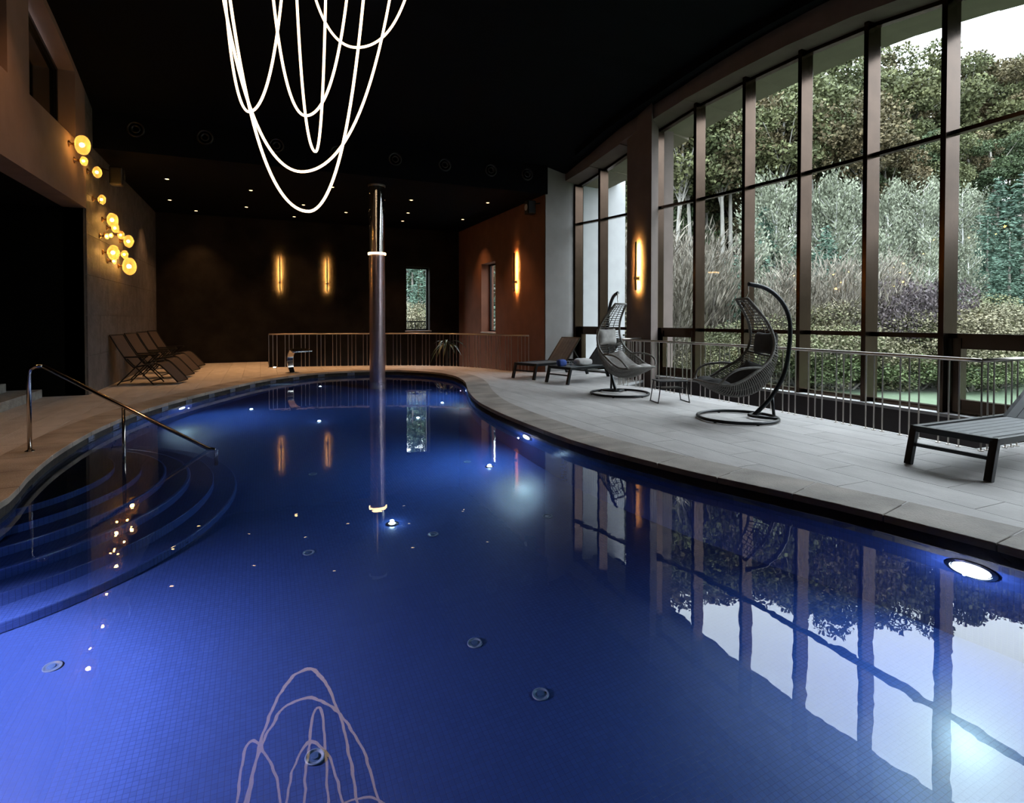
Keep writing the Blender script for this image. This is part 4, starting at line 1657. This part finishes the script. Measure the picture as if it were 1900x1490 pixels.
# low garden wall of stones on the lawn
gw = empty('garden_wall', (*K(11.5, 18.6), -.75))
tag(gw, 'low edging of grey stones at the back of the lawn', 'garden wall')
rg = random.Random(11)
g0 = Vector(K(9.6, 19.0))
g1 = Vector(K(14.6, 17.6))
gd = (g1 - g0)
for k in range(16):
    p = g0 + gd * (k / 15.0) - Vector(gw.location[:2])
    o = rounded_blob('stone', mat('garden_stone', (.16, .165, .17), .9, var=.2, vscale=5), gw, rg.uniform(.16, .22), rg.uniform(.12, .18), rg.uniform(.12, .2), 3.2, k, .25, 6)
    o.location = (p.x, p.y, rg.uniform(.05, .14))

# ---- tree meshes
def quads_mesh(name, V, m):
    n = len(V) // 4
    me = bpy.data.meshes.new(name)
    me.vertices.add(len(V))
    me.vertices.foreach_set('co', V.astype(np.float32).ravel())
    me.loops.add(4 * n)
    me.loops.foreach_set('vertex_index', np.arange(4 * n, dtype=np.int32))
    me.polygons.add(n)
    me.polygons.foreach_set('loop_start', np.arange(0, 4 * n, 4, dtype=np.int32))
    me.update(calc_edges=True)
    me.materials.append(m)
    return me


def leaf_quads(C, size, rs, aspect=1.6, dirs=None):
    n = len(C)
    a = rs.normal(size=(n, 3)) if dirs is None else dirs + rs.normal(size=(n, 3)) * .25
    a /= np.linalg.norm(a, axis=1)[:, None]
    b = rs.normal(size=(n, 3))
    b -= a * (a * b).sum(1)[:, None]
    b /= np.linalg.norm(b, axis=1)[:, None]
    s = size * rs.uniform(.6, 1.3, (n, 1))
    A = a * s * aspect / 2
    B = b * s / 2
    V = np.empty((n, 4, 3))
    V[:, 0] = C - A
    V[:, 1] = C + B
    V[:, 2] = C + A
    V[:, 3] = C - B
    return V.reshape(-1, 3)


def leaf_material(name, c1, c2, island=.45):
    return mat(name, c1, .75, col2=c2, vscale=.8, island=island, spec=.25)


L_OAK = leaf_material('oak_leaves', (0.106, 0.109, 0.048), (0.061, 0.075, 0.033))
L_OAKB = leaf_material('rust_oak_leaves', (0.126, 0.098, 0.053), (0.069, 0.065, 0.032))
L_BEECH = leaf_material('beech_leaves', (0.059, 0.080, 0.035), (0.034, 0.056, 0.027))
L_BIRCH = leaf_material('birch_leaves', (0.219, 0.237, 0.177), (0.153, 0.173, 0.121))
L_SPRUCE = leaf_material('spruce_needles', (0.087, 0.138, 0.099), (0.054, 0.096, 0.072))
L_BARE = leaf_material('bare_twigs', (0.174, 0.157, 0.126), (0.113, 0.099, 0.078))
L_OLIVE = leaf_material('olive_leaves', (0.177, 0.173, 0.091), (0.093, 0.104, 0.054))
L_TAN = leaf_material('tan_leaves', (.21, .185, .12), (.12, .115, .07))
L_PLUM = leaf_material('plum_leaves', (0.093, 0.075, 0.076), (0.055, 0.045, 0.048))
L_LOW = leaf_material('low_shrub_leaves', (0.113, 0.147, 0.064), (0.074, 0.099, 0.043))
B_GREY = mat('grey_bark', (.24, .225, .195), .9, var=.25, vscale=2)
B_PALE = mat('pale_bark', (.26, .25, .225), .9, var=.25, vscale=2)
B_WHITE = mat('white_bark', (.62, .62, .60), .8, var=.25, vscale=3)


def crown_clumps(rs, n, zc, rx, rz, nclump, cs, low=0.0):
    """leaf centres gathered in clumps inside an ellipsoid"""
    d = rs.normal(size=(nclump, 3))
    d /= np.linalg.norm(d, axis=1)[:, None]
    rad = rs.uniform(.35, 1, (nclump, 1)) ** .6
    cc = d * rad * np.array([rx, rx, rz]) + np.array([0, 0, zc])
    idx = rs.integers(0, nclump, n)
    dd = rs.normal(size=(n, 3))
    dd /= np.linalg.norm(dd, axis=1)[:, None]
    r = rs.uniform(.3, 1, (n, 1)) ** .5
    return cc, cc[idx] + dd * r * cs * np.array([1.15, 1.15, .75])


def broadleaf(seed, leafm, barkm, H=10.0, n=16000, leaf=.095, z0=3.6, rx=2.5, nclump=36, cs=.62, tr=.16):
    rs = np.random.default_rng(seed)
    zc = (z0 + H) / 2
    cc, C = crown_clumps(rs, n, zc, rx, (H - z0) / 2 - .4, nclump, cs)
    crown = quads_mesh('crown', leaf_quads(C, leaf, rs), leafm)
    mb = MB()
    sway = rs.normal(size=2) * .25
    tp = [Vector((sway[0] * (k / 5) ** 2, sway[1] * (k / 5) ** 2, H * .86 * k / 5 - (.4 if k == 0 else 0))) for k in range(6)]
    mb.tube(tp, [tr * (1 - .14 * k) for k in range(6)], 7)
    for c in cc[::2]:
        t = rs.uniform(.35, .8) if z0 < 5 else rs.uniform(.68, .92)
        b = tp[0].lerp(tp[-1], t)
        c = Vector(c)
        mb.tube([b, b.lerp(c, .5) + Vector((0, 0, .15)), c], [tr * .28, tr * .16, .015], 4, cap=False)
    return crown, mb.mesh('trunk', barkm, True), H


def birch(seed, H=9.0):
    rs = np.random.default_rng(seed)
    mb = MB()
    tp = [Vector((rs.normal() * .06, rs.normal() * .06, H * .95 * k / 6)) for k in range(7)]
    tp[0].z = -.4
    mb.tube(tp, [.10 * (1 - .14 * k) for k in range(7)], 6)
    C, Dr = [], []
    for k in range(34):
        t = rs.uniform(.28, .95)
        b = Vector((0, 0, H * t))
        a = rs.uniform(0, 2 * PI)
        L = (1.05 - t) * 2.0 + .35
        e = b + Vector((math.cos(a) * L * .75, math.sin(a) * L * .75, L * rs.uniform(.7, 1.1)))
        m_ = b.lerp(e, .5) + Vector((0, 0, -.05))
        mb.tube([b, m_, e], [.026, .018, .008], 3, cap=False)
        for q in range(105):
            s = rs.uniform(.15, 1.08)
            p = (b.lerp(m_, s * 2) if s < .5 else m_.lerp(e, s * 2 - 1)) + Vector(rs.normal(size=3) * .20)
            C.append(p)
            Dr.append((e - b).normalized() * .6 + Vector((0, 0, .2)))
    crown = quads_mesh('crown', leaf_quads(np.array(C), .085, rs, 2.2, np.array(Dr)), L_BIRCH)
    return crown, mb.mesh('trunk', B_WHITE, True), H


def spruce(seed, H=8.0):
    rs = np.random.default_rng(seed)
    mb = MB().tube([(0, 0, -.3), (0, 0, H * .6), (0, 0, H)], [.13, .07, .015], 6)
    C, Dr = [], []
    for k in range(30):
        t = .05 + .93 * (k / 29) ** .95
        z = H * t
        R = (1 - t) ** .85 * H * .27 + .06
        for q in range(9):
            a = rs.uniform(0, 2 * PI)
            L = R * rs.uniform(.75, 1.15)
            d = Vector((math.cos(a), math.sin(a), -.22))
            m_ = 44
            for s in np.linspace(.15, 1, max(5, int(m_ * L / 1.8))):
                p = Vector((0, 0, z)) + d * (L * s) + Vector((0, 0, .28 * L * s * s))
                C.append(p + Vector(rs.normal(size=3) * .06))
                side = Vector((-d.y, d.x, -.15)) * rs.choice([-1, 1])
                Dr.append(d * .8 + side * .7)
    C = np.array(C)
    crown = quads_mesh('crown', leaf_quads(C, .085, rs, 2.6, np.array(Dr)), L_SPRUCE)
    return crown, mb.mesh('trunk', B_GREY, True), H


def bare_shrub(seed, H=4.0):
    rs = np.random.default_rng(seed)
    mb = MB()
    C, Dr = [], []
    for k in range(46):
        a = rs.uniform(0, 2 * PI)
        lean = rs.uniform(.02, .45)
        L = H * rs.uniform(.65, 1.0)
        e = Vector((math.cos(a) * lean * L, math.sin(a) * lean * L, L))
        b = Vector((rs.normal() * .12, rs.normal() * .12, -.2))
        m_ = b.lerp(e, .5) + Vector((rs.normal() * .1, rs.normal() * .1, 0))
        if k < 16:
            mb.tube([b, m_, e], [.022, .014, .004], 3, cap=False)
        for q in range(90):
            s = rs.uniform(.25, 1.0)
            p = (b.lerp(m_, s * 2) if s < .5 else m_.lerp(e, s * 2 - 1)) + Vector(rs.normal(size=3) * (.10 + .10 * s))
            C.append(p)
            Dr.append(Vector((math.cos(a) * .4, math.sin(a) * .4, 1)))
    crown = quads_mesh('twigs', leaf_quads(np.array(C), .026, rs, 12, np.array(Dr)), L_BARE)
    return crown, mb.mesh('stem', B_GREY, True), H


def bush(seed, leafm, H=2.0, n=15000, leaf=.033):
    rs = np.random.default_rng(seed)
    cc, C = crown_clumps(rs, n, H * .52, H * .50, H * .42, 16, H * .24)
    C = C[C[:, 2] > .02]
    crown = quads_mesh('crown', leaf_quads(C, leaf, rs), leafm)
    mb = MB()
    for c in cc[:8]:
        mb.tube([(0, 0, -.1), Vector(c) * .5, Vector(c)], [.03, .02, .006], 4, cap=False)
    return crown, mb.mesh('stem', B_GREY, True), H


KINDS = {
    'oak': [broadleaf(1, L_OAK, B_GREY), broadleaf(2, L_OAKB, B_GREY, rx=2.7), broadleaf(3, L_OAK, B_GREY, z0=3.0, rx=2.3)],
    'beech': [broadleaf(11, L_BEECH, B_GREY, z0=2.6, n=20000, rx=2.2), broadleaf(12, L_OAK, B_GREY, z0=5.4, n=11000, rx=1.6, tr=.13), broadleaf(13, L_OAKB, B_GREY, z0=4.0, n=17000, rx=2.0)],
    'filler': [broadleaf(17, L_BEECH, B_GREY, z0=.6, n=20000, rx=2.6)],
    'tall': [broadleaf(15, L_OAK, B_PALE, z0=6.2, n=8000, rx=1.5, tr=.12), broadleaf(16, L_OAKB, B_PALE, z0=5.6, n=8000, rx=1.6, tr=.11)],
    'birch': [birch(21), birch(22), birch(23)],
    'spruce': [spruce(31), spruce(32)],
    'bare': [bare_shrub(41), bare_shrub(42)],
    'olive': [bush(51, L_OLIVE), bush(52, L_TAN)],
    'plum': [bush(61, L_PLUM, n=11000, leaf=.04)],
    'low': [bush(71, L_LOW, H=1.2, n=4000, leaf=.04)],
}
KNAME = {'filler': 'forest_tree', 'tall': 'tall_tree', 'oak': 'forest_tree', 'beech': 'forest_tree', 'birch': 'birch_tree', 'spruce': 'spruce_tree', 'bare': 'bare_shrub', 'olive': 'olive_shrub', 'plum': 'plum_shrub', 'low': 'low_shrub'}
KDESC = {'filler': 'deep green tree on the slope', 'tall': 'tall pale trunked tree on the slope', 'oak': 'olive brown broadleaf tree on the skyline', 'beech': 'dark green broadleaf tree below the skyline', 'birch': 'pale wispy birch on the slope',
         'spruce': 'blue green spruce on the slope', 'bare': 'bare twiggy shrub at the slope foot', 'olive': 'leafy olive shrub at the slope foot',
         'plum': 'purple brown bush behind the lawn', 'low': 'low green shrub at the lawn edge'}
KCAT = {'filler': 'tree', 'tall': 'tree', 'oak': 'tree', 'beech': 'tree', 'birch': 'tree', 'spruce': 'tree', 'bare': 'shrub', 'olive': 'shrub', 'plum': 'shrub', 'low': 'shrub'}
TREES = [('oak',21.0,34.5,14.3,1.0,'skyline'), ('oak',21.1,32.2,14.6,1.0,'skyline'), ('oak',23.4,33.4,15.0,1.0,'skyline'), ('oak',28.0,33.5,17.4,1.0,'skyline'), ('oak',28.1,31.3,17.1,1.0,'skyline'), ('oak',31.0,32.2,16.7,1.0,'skyline'),  # positions and heights computed from image pixel columns, treetop rows and chosen distances
         ('oak',31.1,30.0,15.6,1.0,'skyline'), ('oak',34.4,30.6,16.0,1.0,'skyline'), ('oak',35.2,29.2,16.3,1.0,'skyline'), ('oak',36.1,27.7,16.2,1.0,'skyline'), ('oak',39.7,28.3,16.5,1.0,'skyline'), ('oak',40.8,26.7,14.9,1.0,'skyline'),
         ('oak',41.7,25.2,15.4,1.0,'skyline'), ('oak',45.8,25.6,14.0,1.0,'skyline'), ('oak',45.5,23.5,13.3,1.0,'skyline'), ('oak',49.4,24.0,13.9,1.0,'skyline'), ('oak',48.8,22.1,13.3,1.0,'skyline'), ('oak',52.2,21.7,13.0,1.0,'skyline'),
         ('oak',53.2,20.1,12.1,1.0,'skyline'), ('oak',55.6,19.0,11.1,1.0,'skyline'), ('oak',58.0,17.9,10.4,1.0,'skyline'), ('oak',60.8,16.7,9.3,1.0,'skyline'), ('beech',17.7,28.2,10.5,1.0,'below'), ('beech',18.3,26.9,10.5,1.0,'below'),
         ('beech',22.1,27.4,12.1,1.0,'below'), ('beech',22.6,26.1,12.3,1.0,'below'), ('beech',23.2,24.7,12.3,1.0,'below'), ('beech',25.2,24.9,11.8,1.0,'below'), ('beech',27.4,25.0,12.0,1.0,'below'), ('beech',27.1,23.0,10.7,1.0,'below'),
         ('beech',29.4,23.1,11.5,1.0,'below'), ('beech',29.9,21.7,10.6,1.0,'below'), ('beech',33.1,22.5,10.8,1.0,'below'), ('beech',32.5,20.6,10.2,1.0,'below'), ('beech',35.0,20.6,10.2,1.0,'below'), ('beech',35.3,19.3,9.3,1.0,'below'),
         ('beech',39.0,19.9,9.4,1.0,'below'), ('beech',38.1,18.1,8.8,1.0,'below'), ('beech',40.7,18.0,8.6,1.0,'below'), ('beech',41.1,16.7,8.0,1.0,'below'), ('beech',44.7,16.2,7.4,1.0,'below'), ('birch',21.0,19.1,8.7,1.0,'mid'),
         ('birch',20.8,18.1,8.1,1.0,'mid'), ('birch',23.2,19.2,7.7,1.0,'mid'), ('birch',23.5,18.0,7.9,1.0,'mid'), ('birch',23.2,17.0,7.9,1.0,'mid'), ('birch',24.9,17.4,7.4,1.0,'mid'), ('birch',26.3,17.9,6.7,1.0,'mid'),
         ('birch',25.3,16.1,6.9,1.0,'mid'), ('birch',26.9,16.5,7.0,1.0,'mid'), ('birch',26.7,15.5,6.7,1.0,'mid'), ('birch',28.4,15.8,6.7,1.0,'mid'), ('birch',28.3,14.8,6.1,1.0,'mid'), ('birch',31.3,15.6,5.7,1.0,'mid'),
         ('birch',33.4,13.6,4.9,1.0,'mid'), ('birch',17.5,16.3,6.1,1.0,'mid'), ('birch',21.9,14.3,5.3,1.0,'mid'), ('birch',22.7,12.9,4.8,1.0,'mid'), ('birch',24.0,12.3,4.3,1.0,'mid'), ('spruce',15.0,14.7,4.5,0.9,'mid'),
         ('spruce',20.3,18.3,7.0,1.0,'mid'), ('spruce',16.5,16.7,4.6,0.9,'mid'), ('spruce',20.9,17.0,5.4,1.0,'mid'), ('spruce',19.7,15.3,4.7,1.0,'mid'), ('spruce',21.0,15.8,5.7,1.0,'mid'), ('spruce',28.6,13.6,6.2,1.1,'mid'),
         ('spruce',28.3,12.6,6.2,1.2,'mid'), ('spruce',25.8,12.6,4.9,1.0,'mid'), ('spruce',30.4,12.7,5.7,1.1,'mid'), ('spruce',28.4,16.9,5.2,1.1,'mid'), ('spruce',24.1,11.1,4.3,1.1,'mid'), ('bare',12.7,15.1,5.1,1.1,'foot'),
         ('bare',13.8,15.8,5.1,1.1,'foot'), ('bare',13.9,15.2,4.8,1.0,'foot'), ('bare',15.3,16.2,5.1,1.0,'foot'), ('bare',11.5,16.8,5.7,1.2,'foot'), ('bare',12.2,18.6,5.9,1.2,'foot'), ('bare',15.8,13.8,3.9,1.1,'foot'),
         ('bare',17.0,14.3,4.4,1.1,'foot'), ('bare',17.5,13.0,4.3,1.2,'foot'), ('bare',18.7,13.5,4.5,1.1,'foot'), ('bare',18.3,12.6,3.9,1.1,'foot'), ('bare',11.5,14.0,4.1,1.0,'foot'), ('bare',20.3,12.8,4.3,1.0,'foot'),
         ('plum',19.4,11.6,3.7,1.2,'foot'), ('plum',18.5,11.5,3.3,1.0,'foot'), ('olive',18.8,10.8,2.5,1.2,'foot'), ('olive',19.8,10.9,2.7,1.2,'foot'), ('olive',17.3,12.0,2.6,1.2,'foot'), ('olive',17.3,12.6,2.8,1.2,'foot'),
         ('olive',15.6,12.7,2.3,1.2,'foot'), ('olive',18.0,11.7,2.1,1.2,'foot'), ('olive',20.6,10.5,2.5,1.3,'foot'), ('olive',22.6,10.7,2.3,1.3,'foot'), ('olive',22.0,9.9,2.1,1.3,'foot'), ('olive',14.5,13.2,2.1,1.2,'foot'),
         ('olive',13.3,13.8,2.1,1.3,'foot'), ('olive',12.5,14.1,1.8,1.3,'foot'), ('olive',12.3,14.8,1.9,1.3,'foot'), ('olive',11.0,15.9,2.8,1.3,'foot'), ('olive',23.1,9.4,2.0,1.3,'foot'), ('low',15.9,12.1,1.3,1.4,'foot'),
         ('low',16.3,11.6,1.4,1.4,'foot'), ('low',17.1,11.5,1.3,1.4,'foot'), ('low',17.8,11.1,1.3,1.4,'foot'), ('low',18.2,10.7,1.2,1.4,'foot'), ('low',19.1,10.6,1.2,1.4,'foot'), ('low',18.9,9.6,1.1,1.4,'foot'),
         ('low',19.8,9.3,1.1,1.4,'foot'), ('beech',7.5,33.9,6.7,1.0,'end'), ('spruce',7.4,29.6,6.9,1.0,'end'), ('beech',9.1,32.1,7.5,1.0,'end'), ('spruce',11.6,29.9,7.5,1.0,'end'), ('beech',12.8,30.4,7.0,1.0,'end'),
         ('spruce',7.0,26.4,4.6,1.0,'end'), ('olive',6.4,25.6,3.0,1.0,'end'), ('olive',7.1,25.3,2.9,1.0,'end'), ('beech',6.8,36.4,7.1,1.0,'end'), ('beech',11.8,34.1,7.6,1.0,'end')]

TREES += [('tall',19.4,23.1,13.3,1.0,'slope'), ('tall',20.9,23.5,14.0,1.0,'slope'), ('tall',21.7,22.1,13.1,1.0,'slope'), ('tall',22.8,22.7,14.2,1.0,'slope'), ('tall',24.1,21.0,12.9,1.0,'slope'), ('tall',25.7,21.4,13.2,1.0,'slope'), ('tall',26.9,20.9,13.5,1.0,'slope'), ('tall',28.9,20.0,12.2,1.0,'slope')]
TREES += [('filler',24.3,29.7,10.4,1.3,'slope'), ('filler',26.2,29.9,11.3,1.3,'slope'), ('filler',26.7,28.6,10.2,1.3,'slope'), ('filler',28.7,28.8,10.4,1.3,'slope'), ('filler',42.4,19.4,8.0,1.3,'slope'), ('filler',30.2,28.2,10.3,1.3,'slope')]

def bay(x, y):
    X, D = x * CA - y * SA, x * SA + y * CA
    t = X / D
    if t < -.1:
        return 'end wall window'
    if t < .02:
        return 'slim window'
    for lim, nm in ((.26, 'two bay window'), (.333, 'first tall bay'), (.421, 'second tall bay'), (.521, 'third tall bay'), (.638, 'fourth tall bay'), (.776, 'fifth tall bay'), (.93, 'sixth tall bay')):
        if t < lim:
            return nm
    return 'last tall bays'


lab_sets = {}
for e in TREES:
    lab_sets.setdefault((e[0], bay(e[1], e[2])), []).append(e)
ORD = {1: [''], 2: ['left of two: ', 'right of two: '], 3: ['leftmost: ', 'middle: ', 'rightmost: '], 4: ['leftmost: ', 'second from left: ', 'third from left: ', 'rightmost: '],
       5: ['leftmost: ', 'second from left: ', 'third from left: ', 'fourth from left: ', 'rightmost: '],
       6: ['leftmost: ', 'second from left: ', 'third from left: ', 'fourth from left: ', 'fifth from left: ', 'rightmost: ']}
rt = random.Random(8)
cnt = {}
for (kind, by), es in lab_sets.items():
    es.sort(key=lambda e: (e[1] * CA - e[2] * SA) / (e[1] * SA + e[2] * CA))
    for q, (k, x, y, h, w, row) in enumerate(es):
        n = cnt.get(kind, 0)
        cnt[kind] = n + 1
        crown, trunk, H = KINDS[kind][n % len(KINDS[kind])]
        t = empty(KNAME[kind], (x, y, terr(x, y) - .1), rt.uniform(0, 6.28))
        s = h / H * (rt.uniform(.98, 1.13) if kind == 'oak' else 1.0)
        sw = s * w * (.62 if kind == 'plum' else 1.0 if kind in ('oak', 'beech', 'birch', 'spruce') else 1.05)
        t.scale = (sw, sw, s)
        for nm, me in ((crown.name.split('.')[0], crown), (trunk.name.split('.')[0], trunk)):
            o = bpy.data.objects.new(nm, me)
            COL.objects.link(o)
            o.parent = t
        pre = ORD.get(len(es), ORD[6])[min(q, 5)]
        tag(t, pre + KDESC[kind] + ', seen through the ' + by, KCAT[kind], KDESC[kind].split(' on ')[0].split(' at ')[0].split(' below ')[0].split(' behind ')[0] + 's')

NTH = ['first', 'second', 'third', 'fourth', 'fifth', 'sixth', 'seventh', 'eighth', 'ninth', 'tenth', 'eleventh', 'twelfth', 'thirteenth', 'fourteenth', 'fifteenth', 'sixteenth']
for q in range(16):  # unseen low tree belt, added for the window frames to reflect
    x, y = 34 + 5 * (q % 3) + rt.uniform(-1, 1), 5 - 3.6 * q
    crown, trunk, H = (KINDS['oak'] + KINDS['beech'])[q % 6]
    t = empty('forest_tree', (x, y, terr(x, y) - .1), rt.uniform(0, 6.28))
    h = rt.uniform(8, 10)
    t.scale = (h / H * 1.15, h / H * 1.15, h / H)
    for nm, me in (('crown', crown), ('trunk', trunk)):
        o = bpy.data.objects.new(nm, me)
        COL.objects.link(o)
        o.parent = t
    tag(t, NTH[q] + ' added unseen broadleaf tree past the last bay in view', 'tree', 'added unseen trees past the last bay')

# balcony rail outside the end window
br = empty('balcony_rail', (5.0, 22.0, -.9))
tag(br, 'black metal balcony rail outside the narrow end wall window', 'railing')
MB().bar((-2, 0, 2.2), (3.2, 0, 2.2), .04, .04).build('top_rail', M_BLK, br)
MB().bar((-2, 0, 1.2), (3.2, 0, 1.2), .03, .03).build('bottom_rail', M_BLK, br)
pm = MB().tube([(0, 0, 1.2), (0, 0, 2.2)], .008, 6).mesh('baluster', M_BLK)
for k in range(40):
    o = bpy.data.objects.new('baluster', pm)
    COL.objects.link(o)
    o.parent = br
    o.location = (-2 + k * .13, 0, 0)
for k in (-2, .6, 3.2):
    MB().bar((k, 0, 0), (k, 0, 2.2), .04, .04).build('rail_post', M_BLK, br)
